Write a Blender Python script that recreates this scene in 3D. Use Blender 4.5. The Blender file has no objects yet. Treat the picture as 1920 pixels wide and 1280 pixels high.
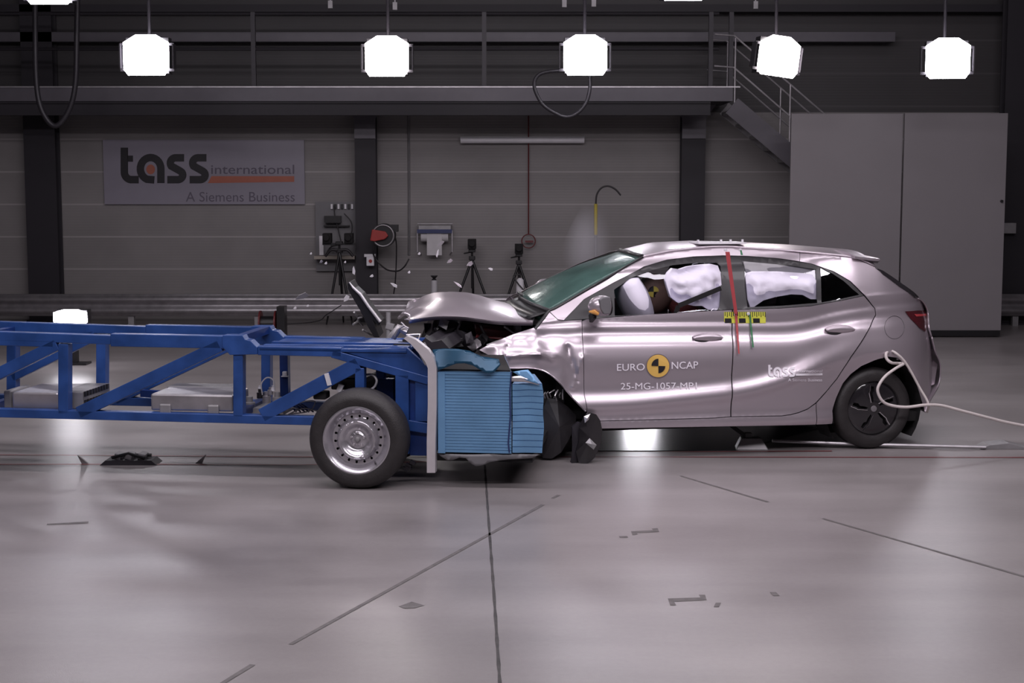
import bpy, bmesh, math, random
from mathutils import Vector, Matrix, noise
from mathutils.geometry import delaunay_2d_cdt
PI = math.pi
rng = random.Random(7)
scn = bpy.context.scene
COL = scn.collection

# ------------------------------------------------------------ camera
F = 2817.0
PITCH = math.radians(5.96)
CAM_H = 2.0
cd = bpy.data.cameras.new('camera')
cd.sensor_width = 36.0
cd.lens = 36.0 * F / 1920.0
cd.clip_end = 200
cam = bpy.data.objects.new('camera', cd)
cam.location = (0, 0, CAM_H)
cam.rotation_euler = (PI / 2 - PITCH, 0, 0)
COL.objects.link(cam)
scn.camera = cam

# ------------------------------------------------------------ world, exposure, overhead lighting
w = bpy.data.worlds.new('world')
scn.world = w
w.use_nodes = True
w.node_tree.nodes['Background'].inputs[0].default_value = (0.62, 0.58, 0.66, 1)
w.node_tree.nodes['Background'].inputs[1].default_value = 0.05
scn.view_settings.view_transform = 'Standard'
scn.view_settings.look = 'None'
scn.view_settings.exposure = -1.1
scn.view_settings.gamma = 1.0
scn.view_settings.use_curve_mapping = False


def area(name, loc, target, sx, sy, power, color=(1, 0.93, 0.995)):
    l = bpy.data.lights.new(name, 'AREA')
    l.shape = 'RECTANGLE'
    l.size = sx
    l.size_y = sy
    l.energy = power
    l.color = color
    o = bpy.data.objects.new(name, l)
    o.location = loc
    d = Vector(target) - Vector(loc)
    o.rotation_euler = d.to_track_quat('-Z', 'Y').to_euler()
    COL.objects.link(o)
    return o


# the hall's rows of lamps over the impact zone and on the near side
area('overhead_light_row', (0.2, 8.4, 6.3), (0.4, 10.6, 0.5), 12.0, 0.5, 700)
area('overhead_light_row', (0.0, 4.0, 5.9), (0.2, 9.8, 0.6), 11.0, 0.5, 860)
area('overhead_light_row', (0.5, 13.2, 6.6), (0.4, 12.6, 0.0), 12.0, 0.6, 360)
area('overhead_light_row', (2.5, 17.2, 6.6), (2.0, 22.0, 1.0), 9.0, 0.5, 60)


# ------------------------------------------------------------ pixel -> place
def ray(u, v):
    x = (u - 960) / F
    y = (640 - v) / F
    c, s = math.cos(PITCH), math.sin(PITCH)
    return Vector((x, y * s + c, y * c - s))


CAMP = Vector((0, 0, CAM_H))


def at(u, v, Y):
    d = ray(u, v)
    return CAMP + d * (Y / d.y)


def gnd(u, v, z=0.0):
    d = ray(u, v)
    return CAMP + d * ((z - CAM_H) / d.z)


class Frame:
    """vertical side plane of a vehicle: x along, y inward (away from the camera), z up"""
    def __init__(s, O, deg):
        s.O = Vector(O)
        s.ang = math.radians(deg)
        s.d = Vector((math.cos(s.ang), math.sin(s.ang), 0))
        s.n = Vector((-math.sin(s.ang), math.cos(s.ang), 0))

    def px(s, u, v, c=0.0):
        r = ray(u, v)
        t = (c - (CAMP - s.O).dot(s.n)) / r.dot(s.n)
        p = CAMP + r * t - s.O
        return Vector((p.dot(s.d), c, p.z))


# ------------------------------------------------------------ materials
def mat(name, base, rough=0.5, metal=0.0, var=0.06, vscale=6.0, bump=0.0, bscale=40.0, spec=0.5,
        coat=0.0, alpha=1.0, trans=0.0, emit=None, estr=0.0, rvar=0.0):
    m = bpy.data.materials.new(name)
    m.use_nodes = True
    nt = m.node_tree
    b = nt.nodes['Principled BSDF']
    b.inputs['Roughness'].default_value = rough
    b.inputs['Metallic'].default_value = metal
    b.inputs['Specular IOR Level'].default_value = spec
    b.inputs['Coat Weight'].default_value = coat
    b.inputs['Coat Roughness'].default_value = 0.05
    b.inputs['Alpha'].default_value = alpha
    b.inputs['Transmission Weight'].default_value = trans
    tc = nt.nodes.new('ShaderNodeTexCoord')
    nz = nt.nodes.new('ShaderNodeTexNoise')
    nz.inputs['Scale'].default_value = vscale
    nz.inputs['Detail'].default_value = 4
    nt.links.new(tc.outputs['Object'], nz.inputs['Vector'])
    rp = nt.nodes.new('ShaderNodeValToRGB')
    a = tuple(max(0, c * (1 - var)) for c in base)
    d = tuple(min(1, c * (1 + var)) for c in base)
    rp.color_ramp.elements[0].position = 0.3
    rp.color_ramp.elements[1].position = 0.7
    rp.color_ramp.elements[0].color = (*a, 1)
    rp.color_ramp.elements[1].color = (*d, 1)
    nt.links.new(nz.outputs['Fac'], rp.inputs['Fac'])
    nt.links.new(rp.outputs['Color'], b.inputs['Base Color'])
    if rvar:
        mr = nt.nodes.new('ShaderNodeMapRange')
        mr.inputs['To Min'].default_value = rough - rvar
        mr.inputs['To Max'].default_value = rough + rvar
        nt.links.new(nz.outputs['Fac'], mr.inputs['Value'])
        nt.links.new(mr.outputs[0], b.inputs['Roughness'])
    if bump:
        n2 = nt.nodes.new('ShaderNodeTexNoise')
        n2.inputs['Scale'].default_value = bscale
        nt.links.new(tc.outputs['Object'], n2.inputs['Vector'])
        bp = nt.nodes.new('ShaderNodeBump')
        bp.inputs['Strength'].default_value = bump
        bp.inputs['Distance'].default_value = 0.01
        nt.links.new(n2.outputs['Fac'], bp.inputs['Height'])
        nt.links.new(bp.outputs['Normal'], b.inputs['Normal'])
    if emit:
        b.inputs['Emission Color'].default_value = (*emit, 1)
        b.inputs['Emission Strength'].default_value = estr
    return m


def floor_mat():
    m = bpy.data.materials.new('polished_concrete')
    m.use_nodes = True
    nt = m.node_tree
    N, L = nt.nodes, nt.links
    b = N['Principled BSDF']
    tc = N.new('ShaderNodeTexCoord')

    def noi(sc, det, rough=0.55, vec=None):
        n = N.new('ShaderNodeTexNoise')
        n.inputs['Scale'].default_value = sc
        n.inputs['Detail'].default_value = det
        n.inputs['Roughness'].default_value = rough
        L.new(vec or tc.outputs['Object'], n.inputs['Vector'])
        return n
    mp = N.new('ShaderNodeMapping')
    mp.inputs['Scale'].default_value = (0.35, 1.6, 1)
    L.new(tc.outputs['Object'], mp.inputs['Vector'])
    n1 = noi(0.9, 5)
    n2 = noi(30, 4, 0.7)
    n3 = noi(1.4, 3, 0.5, mp.outputs[0])
    ad = N.new('ShaderNodeMath'); ad.operation = 'ADD'
    L.new(n1.outputs['Fac'], ad.inputs[0]); L.new(n3.outputs['Fac'], ad.inputs[1])
    m2 = N.new('ShaderNodeMath'); m2.operation = 'MULTIPLY_ADD'
    L.new(n2.outputs['Fac'], m2.inputs[0]); m2.inputs[1].default_value = 0.35
    L.new(ad.outputs[0], m2.inputs[2])
    rp = N.new('ShaderNodeValToRGB')
    rp.color_ramp.elements[0].position = 0.85
    rp.color_ramp.elements[0].color = (0.195, 0.176, 0.177, 1)
    rp.color_ramp.elements[1].position = 1.45
    rp.color_ramp.elements[1].color = (0.30, 0.275, 0.277, 1)
    mr0 = N.new('ShaderNodeMapRange')
    mr0.inputs['From Min'].default_value = 0.75; mr0.inputs['From Max'].default_value = 1.6
    L.new(m2.outputs[0], mr0.inputs['Value'])
    rp.color_ramp.elements[0].position = 0.1
    rp.color_ramp.elements[1].position = 0.9
    L.new(mr0.outputs[0], rp.inputs['Fac'])
    L.new(rp.outputs['Color'], b.inputs['Base Color'])
    mr = N.new('ShaderNodeMapRange')
    mr.inputs['To Min'].default_value = 0.24; mr.inputs['To Max'].default_value = 0.42
    L.new(n1.outputs['Fac'], mr.inputs['Value'])
    L.new(mr.outputs[0], b.inputs['Roughness'])
    n4 = noi(220, 2)
    bp = N.new('ShaderNodeBump'); bp.inputs['Strength'].default_value = 0.12; bp.inputs['Distance'].default_value = 0.004
    L.new(n4.outputs['Fac'], bp.inputs['Height']); L.new(bp.outputs[0], b.inputs['Normal'])
    b.inputs['Specular IOR Level'].default_value = 0.5
    return m


def wall_mat(name, base, period, offset, seam=0.012, ribs=0.0):
    """horizontal cladding panels with a paler joint line every `period` metres"""
    m = bpy.data.materials.new(name)
    m.use_nodes = True
    nt = m.node_tree
    N, L = nt.nodes, nt.links
    b = N['Principled BSDF']
    b.inputs['Roughness'].default_value = 0.55
    tc = N.new('ShaderNodeTexCoord')
    sp = N.new('ShaderNodeSeparateXYZ')
    L.new(tc.outputs['Object'], sp.inputs[0])
    a = N.new('ShaderNodeMath'); a.operation = 'SUBTRACT'; a.inputs[1].default_value = offset
    L.new(sp.outputs['Z'], a.inputs[0])
    d = N.new('ShaderNodeMath'); d.operation = 'PINGPONG'; d.inputs[1].default_value = period / 2
    L.new(a.outputs[0], d.inputs[0])
    c = N.new('ShaderNodeMath'); c.operation = 'LESS_THAN'; c.inputs[1].default_value = seam
    L.new(d.outputs[0], c.inputs[0])
    nz = N.new('ShaderNodeTexNoise'); nz.inputs['Scale'].default_value = 1.3; nz.inputs['Detail'].default_value = 5
    L.new(tc.outputs['Object'], nz.inputs['Vector'])
    rp = N.new('ShaderNodeValToRGB')
    rp.color_ramp.elements[0].position = 0.3; rp.color_ramp.elements[1].position = 0.7
    rp.color_ramp.elements[0].color = (*[x * 0.9 for x in base], 1)
    rp.color_ramp.elements[1].color = (*[x * 1.08 for x in base], 1)
    L.new(nz.outputs['Fac'], rp.inputs['Fac'])
    mx = N.new('ShaderNodeMix'); mx.data_type = 'RGBA'
    L.new(c.outputs[0], mx.inputs[0]); L.new(rp.outputs[0], mx.inputs[6])
    mx.inputs[7].default_value = (*[min(1, x * 1.45) for x in base], 1)
    L.new(mx.outputs[2], b.inputs['Base Color'])
    w_ = N.new('ShaderNodeMath'); w_.operation = 'PINGPONG'; w_.inputs[1].default_value = 0.02
    L.new(sp.outputs['Z'], w_.inputs[0])
    bp = N.new('ShaderNodeBump'); bp.inputs['Strength'].default_value = 0.25; bp.inputs['Distance'].default_value = 0.15
    L.new(w_.outputs[0], bp.inputs['Height']); L.new(bp.outputs[0], b.inputs['Normal'])
    return m


M = {}
M['floor'] = floor_mat()
M['wall'] = wall_mat('light_wall_cladding', (0.22, 0.205, 0.205), 0.475, 0.285)
M['wall_dark'] = wall_mat('dark_wall_cladding', (0.045, 0.041, 0.044), 0.475, 0.285)
M['side_wall'] = mat('side_wall_paint', (0.12, 0.11, 0.12), 0.6)
M['ceiling'] = mat('ceiling_sheet', (0.05, 0.047, 0.055), 0.7)
M['dark_steel'] = mat('dark_painted_steel', (0.016, 0.013, 0.019), 0.6, 0.0)
M['deck_steel'] = mat('deck_edge_steel', (0.10, 0.092, 0.108), 0.45, 0.2)
M['rail_steel'] = mat('railing_steel', (0.03, 0.027, 0.033), 0.45, 0.3)
M['galv'] = mat('galvanised_steel', (0.42, 0.40, 0.42), 0.4, 0.75, 0.15, 9)
M['galv_dull'] = mat('dull_galvanised_steel', (0.30, 0.29, 0.30), 0.5, 0.5, 0.12, 9)
M['screen'] = mat('white_screen_panel', (0.20, 0.183, 0.195), 0.55, 0, 0.03, 1.5)
M['black'] = mat('black_plastic', (0.012, 0.011, 0.013), 0.35)
M['black_matt'] = mat('black_matt', (0.008, 0.007, 0.008), 0.8)
M['black_gloss'] = mat('black_gloss_trim', (0.02, 0.018, 0.021), 0.16, 0, coat=0.6)
M['rubber'] = mat('tyre_rubber', (0.024, 0.021, 0.022), 0.55, 0, 0.15, 20, 0.2, 120)
M['white'] = mat('white_plastic', (0.72, 0.70, 0.74), 0.4)
M['grey_plastic'] = mat('grey_plastic', (0.36, 0.35, 0.37), 0.45)
M['red'] = mat('red_plastic', (0.34, 0.03, 0.025), 0.4)
M['dark_red'] = mat('dark_red_plastic', (0.12, 0.012, 0.014), 0.45)
M['line_red'] = mat('red_line_cable', (0.22, 0.035, 0.04), 0.5)
M['orange'] = mat('orange_print', (0.36, 0.105, 0.065), 0.5)
M['ink'] = mat('black_print', (0.01, 0.008, 0.012), 0.5)
M['ink_grey'] = mat('grey_print', (0.10, 0.085, 0.12), 0.5)
M['white_print'] = mat('white_print', (0.82, 0.78, 0.84), 0.4)
M['paper'] = mat('paper', (0.55, 0.53, 0.55), 0.8)
M['navy'] = mat('navy_paint', (0.02, 0.03, 0.11), 0.4)
M['yellow'] = mat('yellow_rubber', (0.45, 0.36, 0.06), 0.5)
M['cable'] = mat('dark_cable', (0.02, 0.017, 0.02), 0.5)
M['blue'] = mat('blue_painted_steel', (0.020, 0.064, 0.235), 0.36, 0.1, 0.28, 5, 0.08, 30, rvar=0.12)
M['blue_deep'] = mat('deep_blue_painted_steel', (0.010, 0.035, 0.17), 0.42, 0.1, 0.3, 6)
M['honeycomb'] = mat('blue_coated_aluminium', (0.165, 0.345, 0.58), 0.40, 0.35, 0.08, 6, rvar=0.06)
M['teal_sheet'] = mat('teal_coated_sheet', (0.012, 0.06, 0.115), 0.3, 0.3, 0.15, 8)
M['alu'] = mat('bare_aluminium', (0.62, 0.59, 0.62), 0.34, 0.8, 0.06, 12)
M['alu_bright'] = mat('bright_aluminium', (0.72, 0.68, 0.71), 0.38, 0.55, 0.05, 10)
M['rim'] = mat('silver_rim_paint', (0.52, 0.50, 0.54), 0.26, 0.75, 0.05)
M['chrome'] = mat('chrome', (0.7, 0.68, 0.7), 0.1, 1.0, 0.02)
M['paint'] = mat('silver_car_paint', (0.54, 0.475, 0.525), 0.32, 0.68, 0.015, 2, coat=0.3)
M['trim_dark'] = mat('dark_pillar_trim', (0.022, 0.020, 0.023), 0.42, 0, coat=0.1)
M['airbag'] = mat('white_airbag_fabric', (0.86, 0.82, 0.95), 0.85, 0, 0.05, 5, 0.3, 9)
M['dummy'] = mat('brown_dummy_skin', (0.24, 0.15, 0.125), 0.6, 0, 0.15, 8)
M['dummy_suit'] = mat('red_dummy_suit', (0.22, 0.05, 0.05), 0.8)
M['target_yellow'] = mat('target_yellow', (0.72, 0.60, 0.12), 0.5)
M['badge_yellow'] = mat('badge_yellow', (0.72, 0.45, 0.11), 0.45)
M['tape_yellow'] = mat('yellow_tape', (0.66, 0.66, 0.08), 0.5)
M['tape_red'] = mat('red_tape', (0.42, 0.06, 0.07), 0.5)
M['tape_green'] = mat('green_tape', (0.03, 0.17, 0.07), 0.5)
M['lamp_red'] = mat('red_tail_lamp', (0.07, 0.002, 0.007), 0.2, 0, coat=0.8)
M['lamp_red_light'] = mat('bright_red_reflector', (0.5, 0.06, 0.07), 0.2)
M['cord'] = mat('white_cord', (0.62, 0.56, 0.55), 0.6)
M['seat'] = mat('dark_seat_cloth', (0.03, 0.026, 0.028), 0.8)
M['wood'] = mat('pale_wood', (0.33, 0.29, 0.25), 0.6)
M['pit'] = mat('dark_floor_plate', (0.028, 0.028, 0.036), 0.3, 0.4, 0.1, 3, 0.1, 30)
M['joint'] = mat('floor_joint_filler', (0.05, 0.045, 0.046), 0.7, 0, 0.4, 15)
M['tape_grey'] = mat('worn_grey_tape', (0.13, 0.118, 0.118), 0.6, 0, 0.25, 20)
M['orange_lens'] = mat('amber_lens', (0.7, 0.34, 0.1), 0.15)
M['headliner'] = mat('grey_headliner', (0.16, 0.145, 0.14), 0.9)
M['mirror'] = mat('mirror_housing_grey', (0.24, 0.225, 0.24), 0.35, 0.2)
M['board'] = mat('grey_tool_board', (0.15, 0.145, 0.155), 0.5)
M['glow'] = mat('lit_led_panel', (0.9, 0.9, 0.9), 0.5, emit=(0.96, 0.93, 1.0), estr=55.0)
M['glow_warm'] = mat('lit_led_panel_warm', (0.9, 0.9, 0.9), 0.5, emit=(1.0, 0.93, 0.93), estr=55.0)


def glass(name, tint, fac, rough=0.02):
    m = bpy.data.materials.new(name)
    m.use_nodes = True
    nt = m.node_tree
    N, L = nt.nodes, nt.links
    out = N['Material Output']
    N.remove(N['Principled BSDF'])
    tr = N.new('ShaderNodeBsdfTransparent'); tr.inputs[0].default_value = (*tint, 1)
    gl = N.new('ShaderNodeBsdfGlossy'); gl.inputs['Roughness'].default_value = rough
    gl.inputs[0].default_value = (0.9, 0.9, 0.95, 1)
    fr = N.new('ShaderNodeFresnel'); fr.inputs['IOR'].default_value = 1.5
    ad = N.new('ShaderNodeMath'); ad.operation = 'ADD'; ad.inputs[1].default_value = fac
    ad.use_clamp = True
    L.new(fr.outputs[0], ad.inputs[0])
    mx = N.new('ShaderNodeMixShader')
    L.new(ad.outputs[0], mx.inputs[0]); L.new(tr.outputs[0], mx.inputs[1]); L.new(gl.outputs[0], mx.inputs[2])
    L.new(mx.outputs[0], out.inputs['Surface'])
    return m


M['glass'] = glass('side_window_glass', (0.78, 0.78, 0.80), 0.01)
M['glass_dark'] = glass('dark_tinted_glass', (0.34, 0.40, 0.42), 0.12)


def windshield_mat():
    m = mat('cracked_green_windscreen', (0.10, 0.19, 0.17), 0.25, 0, 0.35, 3.5, 0.5, 6, trans=0.0, coat=0.5)
    nt = m.node_tree
    N, L = nt.nodes, nt.links
    b = N['Principled BSDF']
    tr = N.new('ShaderNodeBsdfTransparent'); tr.inputs[0].default_value = (0.35, 0.50, 0.47, 1)
    mx = N.new('ShaderNodeMixShader'); mx.inputs[0].default_value = 0.62
    L.new(tr.outputs[0], mx.inputs[1]); L.new(b.outputs[0], mx.inputs[2])
    L.new(mx.outputs[0], N['Material Output'].inputs['Surface'])
    return m


M['windscreen'] = windshield_mat()


# ------------------------------------------------------------ mesh helpers
def link(name, me, m, parent=None, smooth=None):
    me.materials.append(m)
    if smooth is not None:
        me.polygons.foreach_set('use_smooth', [True] * len(me.polygons))
        me.set_sharp_from_angle(angle=math.radians(smooth))
    o = bpy.data.objects.new(name, me)
    COL.objects.link(o)
    if parent:
        o.parent = parent
    return o


def obj(name, bm, m, parent=None, smooth=None, bevel=0):
    me = bpy.data.meshes.new(name)
    bm.to_mesh(me)
    bm.free()
    o = link(name, me, m, parent, smooth)
    if bevel:
        b = o.modifiers.new('edge', 'BEVEL')
        b.width = bevel
        b.segments = 2
        b.limit_method = 'ANGLE'
    return o


def BM():
    return bmesh.new()


def empty(name, loc=(0, 0, 0), rz=0.0):
    o = bpy.data.objects.new(name, None)
    o.location = loc
    o.rotation_euler = (0, 0, rz)
    o.empty_display_size = 0.1
    COL.objects.link(o)
    return o


def tag(o, label, cat, group=None, kind=None):
    o['label'] = label
    o['category'] = cat
    if group:
        o['group'] = group
    if kind:
        o['kind'] = kind
    return o


def struct(o):
    o['kind'] = 'structure'
    return o


def box(bm, c, s, rot=None):
    """box centred at c with full size s, optional rotation matrix"""
    c = Vector(c)
    hx, hy, hz = s[0] / 2, s[1] / 2, s[2] / 2
    vs = []
    for x in (-hx, hx):
        for y in (-hy, hy):
            for z in (-hz, hz):
                p = Vector((x, y, z))
                if rot is not None:
                    p = rot @ p
                vs.append(bm.verts.new(p + c))
    for f in ((0, 1, 3, 2), (4, 6, 7, 5), (0, 4, 5, 1), (2, 3, 7, 6), (0, 2, 6, 4), (1, 5, 7, 3)):
        bm.faces.new([vs[i] for i in f])
    return bm


def bx(bm, x0, x1, y0, y1, z0, z1):
    return box(bm, ((x0 + x1) / 2, (y0 + y1) / 2, (z0 + z1) / 2), (abs(x1 - x0), abs(y1 - y0), abs(z1 - z0)))


def bar(bm, a, b, wd, dp, up=Vector((0, 1, 0))):
    """rectangular bar from a to b: dp measured along `up`, wd across"""
    a, b = Vector(a), Vector(b)
    d = b - a
    L_ = d.length
    d.normalize()
    y = Vector(up)
    y = (y - d * y.dot(d)).normalized()
    z = d.cross(y)
    R = Matrix((d, y, z)).transposed()
    return box(bm, (a + b) / 2, (L_, dp, wd), R)


def tube(bm, pts, r, n=8, cap=True):
    pts = [Vector(p) for p in pts]
    rings = []
    prev = None
    for i, p in enumerate(pts):
        if i == 0:
            t = pts[1] - p
        elif i == len(pts) - 1:
            t = p - pts[i - 1]
        else:
            t = pts[i + 1] - pts[i - 1]
        t.normalize()
        if prev is None:
            a = Vector((0, 0, 1)) if abs(t.z) < 0.9 else Vector((1, 0, 0))
            x = t.cross(a).normalized()
        else:
            x = (prev - t * prev.dot(t)).normalized()
        prev = x
        y = t.cross(x)
        rr = r[i] if isinstance(r, (list, tuple)) else r
        rings.append([bm.verts.new(p + x * rr * math.cos(2 * PI * k / n) + y * rr * math.sin(2 * PI * k / n)) for k in range(n)])
    for i in range(len(rings) - 1):
        for k in range(n):
            bm.faces.new((rings[i][k], rings[i][(k + 1) % n], rings[i + 1][(k + 1) % n], rings[i + 1][k]))
    if cap:
        bm.faces.new(rings[0][::-1])
        bm.faces.new(rings[-1])
    return bm


def spline(pts, n=8):
    pts = [Vector(p) for p in pts]
    P = [pts[0] * 2 - pts[1]] + pts + [pts[-1] * 2 - pts[-2]]
    out = []
    for i in range(1, len(P) - 2):
        for k in range(n):
            t = k / n
            p0, p1, p2, p3 = P[i - 1:i + 3]
            out.append(0.5 * ((2 * p1) + (p2 - p0) * t + (2 * p0 - 5 * p1 + 4 * p2 - p3) * t * t + (3 * p1 - p0 - 3 * p2 + p3) * t ** 3))
    out.append(pts[-1])
    return out


def lathe(bm, prof, c=(0, 0, 0), n=48, axis='y', close=True):
    """prof: (r, h) points revolved about an axis through c"""
    c = Vector(c)
    rings = []
    for r, h in prof:
        ring = []
        for k in range(n):
            a = 2 * PI * k / n
            if axis == 'y':
                p = Vector((r * math.cos(a), h, r * math.sin(a)))
            elif axis == 'z':
                p = Vector((r * math.cos(a), r * math.sin(a), h))
            else:
                p = Vector((h, r * math.cos(a), r * math.sin(a)))
            ring.append(bm.verts.new(p + c))
        rings.append(ring)
    for i in range(len(rings) - 1):
        for k in range(n):
            bm.faces.new((rings[i][k], rings[i][(k + 1) % n], rings[i + 1][(k + 1) % n], rings[i + 1][k]))
    if close:
        for r_ in (rings[0], rings[-1]):
            try:
                bm.faces.new(r_)
            except ValueError:
                pass
    bmesh.ops.recalc_face_normals(bm, faces=bm.faces)
    return bm


def prism(bm, poly, ax, d0, d1):
    """polygon of 2-D points extruded along axis ax ('x','y','z') from d0 to d1"""
    def P(p, d):
        return {'y': (p[0], d, p[1]), 'x': (d, p[0], p[1]), 'z': (p[0], p[1], d)}[ax]
    a = [bm.verts.new(P(p, d0)) for p in poly]
    b = [bm.verts.new(P(p, d1)) for p in poly]
    bm.faces.new(a)
    bm.faces.new(b[::-1])
    n = len(poly)
    for i in range(n):
        bm.faces.new((a[i], b[i], b[(i + 1) % n], a[(i + 1) % n]))
    bmesh.ops.recalc_face_normals(bm, faces=bm.faces)
    return bm


def loft(bm, rows, closed=False):
    """grid surface through rows of points"""
    R = [[bm.verts.new(p) for p in r] for r in rows]
    for i in range(len(R) - 1):
        m = len(R[i])
        for k in range(m if closed else m - 1):
            bm.faces.new((R[i][k], R[i][(k + 1) % m], R[i + 1][(k + 1) % m], R[i + 1][k]))
    return bm


def solid(o, t, off=-1):
    s = o.modifiers.new('thickness', 'SOLIDIFY')
    s.thickness = t
    s.offset = off
    return o


def text_mesh(s, bold=0.0):
    cu = bpy.data.curves.new('lettering', 'FONT')
    cu.body = s
    cu.size = 1
    cu.offset = bold
    cu.resolution_u = 4
    o = bpy.data.objects.new('lettering', cu)
    COL.objects.link(o)
    bpy.context.view_layer.update()
    me = bpy.data.meshes.new_from_object(o.evaluated_get(bpy.context.evaluated_depsgraph_get()))
    bpy.data.objects.remove(o)
    xs = [v.co.x for v in me.vertices]
    ys = [v.co.y for v in me.vertices]
    W, H = max(xs) - min(xs), max(ys) - min(ys)
    pts = [((v.co.x - min(xs)) / W, (v.co.y - min(ys)) / H) for v in me.vertices]
    tb = bmesh.new(); tb.from_mesh(me); bmesh.ops.triangulate(tb, faces=tb.faces, ngon_method='EAR_CLIP'); tb.to_mesh(me); tb.free()
    faces = [list(p.vertices) for p in me.polygons]
    bpy.data.meshes.remove(me)
    return pts, faces


def decal_text(s, x0, x1, ytop, ybot, fun, name, m, parent, bold=0.0, slope=0.0):
    """text filling the box x0..x1, ytop..ybot of a drawing plane; fun(u, v) -> point"""
    pts, faces = text_mesh(s, bold)
    bm = BM()
    vs = [bm.verts.new(fun(x0 + a * (x1 - x0), ybot + b * (ytop - ybot) + slope * a)) for a, b in pts]
    for f in faces:
        try:
            bm.faces.new([vs[i] for i in f])
        except ValueError:
            pass
    return obj(name, bm, m, parent)


def decal_poly(bm, poly, fun, grid=None):
    vs = [bm.verts.new(fun(*p)) for p in poly]
    bm.faces.new(vs)
    return bm


def stroke(bm, pts, w_, fun):
    """thick line in a drawing plane"""
    P0 = [Vector((p[0], p[1])) for p in pts]
    P = []
    for a_, b_ in zip(P0, P0[1:]):
        k_ = max(1, int((b_ - a_).length / (w_ * 0.6)))
        P += [a_ + (b_ - a_) * (j / k_) for j in range(k_)]
    P.append(P0[-1])
    L_, R_ = [], []
    for i, p in enumerate(P):
        if i == 0:
            t = (P[1] - p).normalized(); k = 1
        elif i == len(P) - 1:
            t = (p - P[i - 1]).normalized(); k = 1
        else:
            t1 = (p - P[i - 1]).normalized(); t2 = (P[i + 1] - p).normalized()
            t = (t1 + t2).normalized()
            k = 1 / max(0.5, t.dot(t1))
        nrm = Vector((-t.y, t.x)) * (w_ / 2 * k)
        L_.append(bm.verts.new(fun(p.x + nrm.x, p.y + nrm.y)))
        R_.append(bm.verts.new(fun(p.x - nrm.x, p.y - nrm.y)))
    for i in range(len(P) - 1):
        bm.faces.new((L_[i], R_[i], R_[i + 1], L_[i + 1]))
    return bm


def arc(cx, cy, rx, ry, a0, a1, n=14):
    return [(cx + rx * math.cos(math.radians(a0 + (a1 - a0) * k / n)), cy - ry * math.sin(math.radians(a0 + (a1 - a0) * k / n))) for k in range(n + 1)]


def logo_shapes(fun, w_, name, m_ink, m_dot, parent):
    """the rounded lower-case word and its dot, in the drawing's own units"""
    bm = BM()
    stroke(bm, [(232, 160), (232, 352)] + arc(290, 360, 58, 62, 180, 262, 8)[1:] + [(350, 422)], w_, fun)
    stroke(bm, [(258, 250), (303, 250)], 50, fun)
    stroke(bm, [(478, 424)] + arc(447, 333, 84, 92, 262, 0, 20)[1:] + [(531, 350), (531, 450)], w_, fun)
    for dx in (0, 183):
        s_ = [(721, 243), (660, 243)] + arc(652, 286, 44, 43, 95, 215, 8) + [(690, 352)] + arc(668, 384, 42, 38, 35, -85, 8) + [(583, 422)]
        stroke(bm, [(x + dx, y) for x, y in s_], w_, fun)
    o = obj(name, bm, m_ink, parent)
    return o

# ============================================================ THE HALL
YW = 22.2
bm = BM(); bx(bm, -11, 11, -6, YW + 0.3, -0.3, 0)
floor = struct(obj('floor', bm, M['floor']))
bm = BM(); bx(bm, -11, 11, YW, YW + 0.3, 0, 3.05)
struct(obj('wall_back', bm, M['wall']))
bm = BM(); bx(bm, -11, 11, YW, YW + 0.3, 3.05, 8)
struct(obj('wall_back_upper', bm, M['wall_dark']))
bm = BM(); bx(bm, -11.3, -11, -6, YW + 0.3, 0, 8)
struct(obj('wall_left', bm, M['side_wall']))
bm = BM(); bx(bm, 11, 11.3, -6, YW + 0.3, 0, 8)
struct(obj('wall_right', bm, M['side_wall']))
bm = BM(); bx(bm, -11.3, 11.3, -6.3, -6, 0, 8)
struct(obj('wall_front', bm, M['side_wall']))
bm = BM(); bx(bm, -11.3, 11.3, -6.3, YW + 0.3, 8, 8.2)
struct(obj('ceiling', bm, M['ceiling']))


# joints, tapes and marks that lie in the floor
def floor_line(name, pts, wd, m, z=0.002):
    bm = BM()
    P = [gnd(u, v) for u, v in pts]
    L_, R_ = [], []
    for i, p in enumerate(P):
        t = (P[min(i + 1, len(P) - 1)] - P[max(i - 1, 0)]).normalized()
        n_ = Vector((-t.y, t.x, 0)) * wd / 2
        wob = 1 + 0.25 * math.sin(i * 2.3)
        L_.append(bm.verts.new(p + n_ * wob + Vector((0, 0, z))))
        R_.append(bm.verts.new(p - n_ * wob + Vector((0, 0, z))))
    for i in range(len(P) - 1):
        bm.faces.new((R_[i], R_[i + 1], L_[i + 1], L_[i]))
    return obj(name, bm, m, floor)


def seg(a, b, n):
    return [(a[0] + (b[0] - a[0]) * k / n, a[1] + (b[1] - a[1]) * k / n) for k in range(n + 1)]


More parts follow.
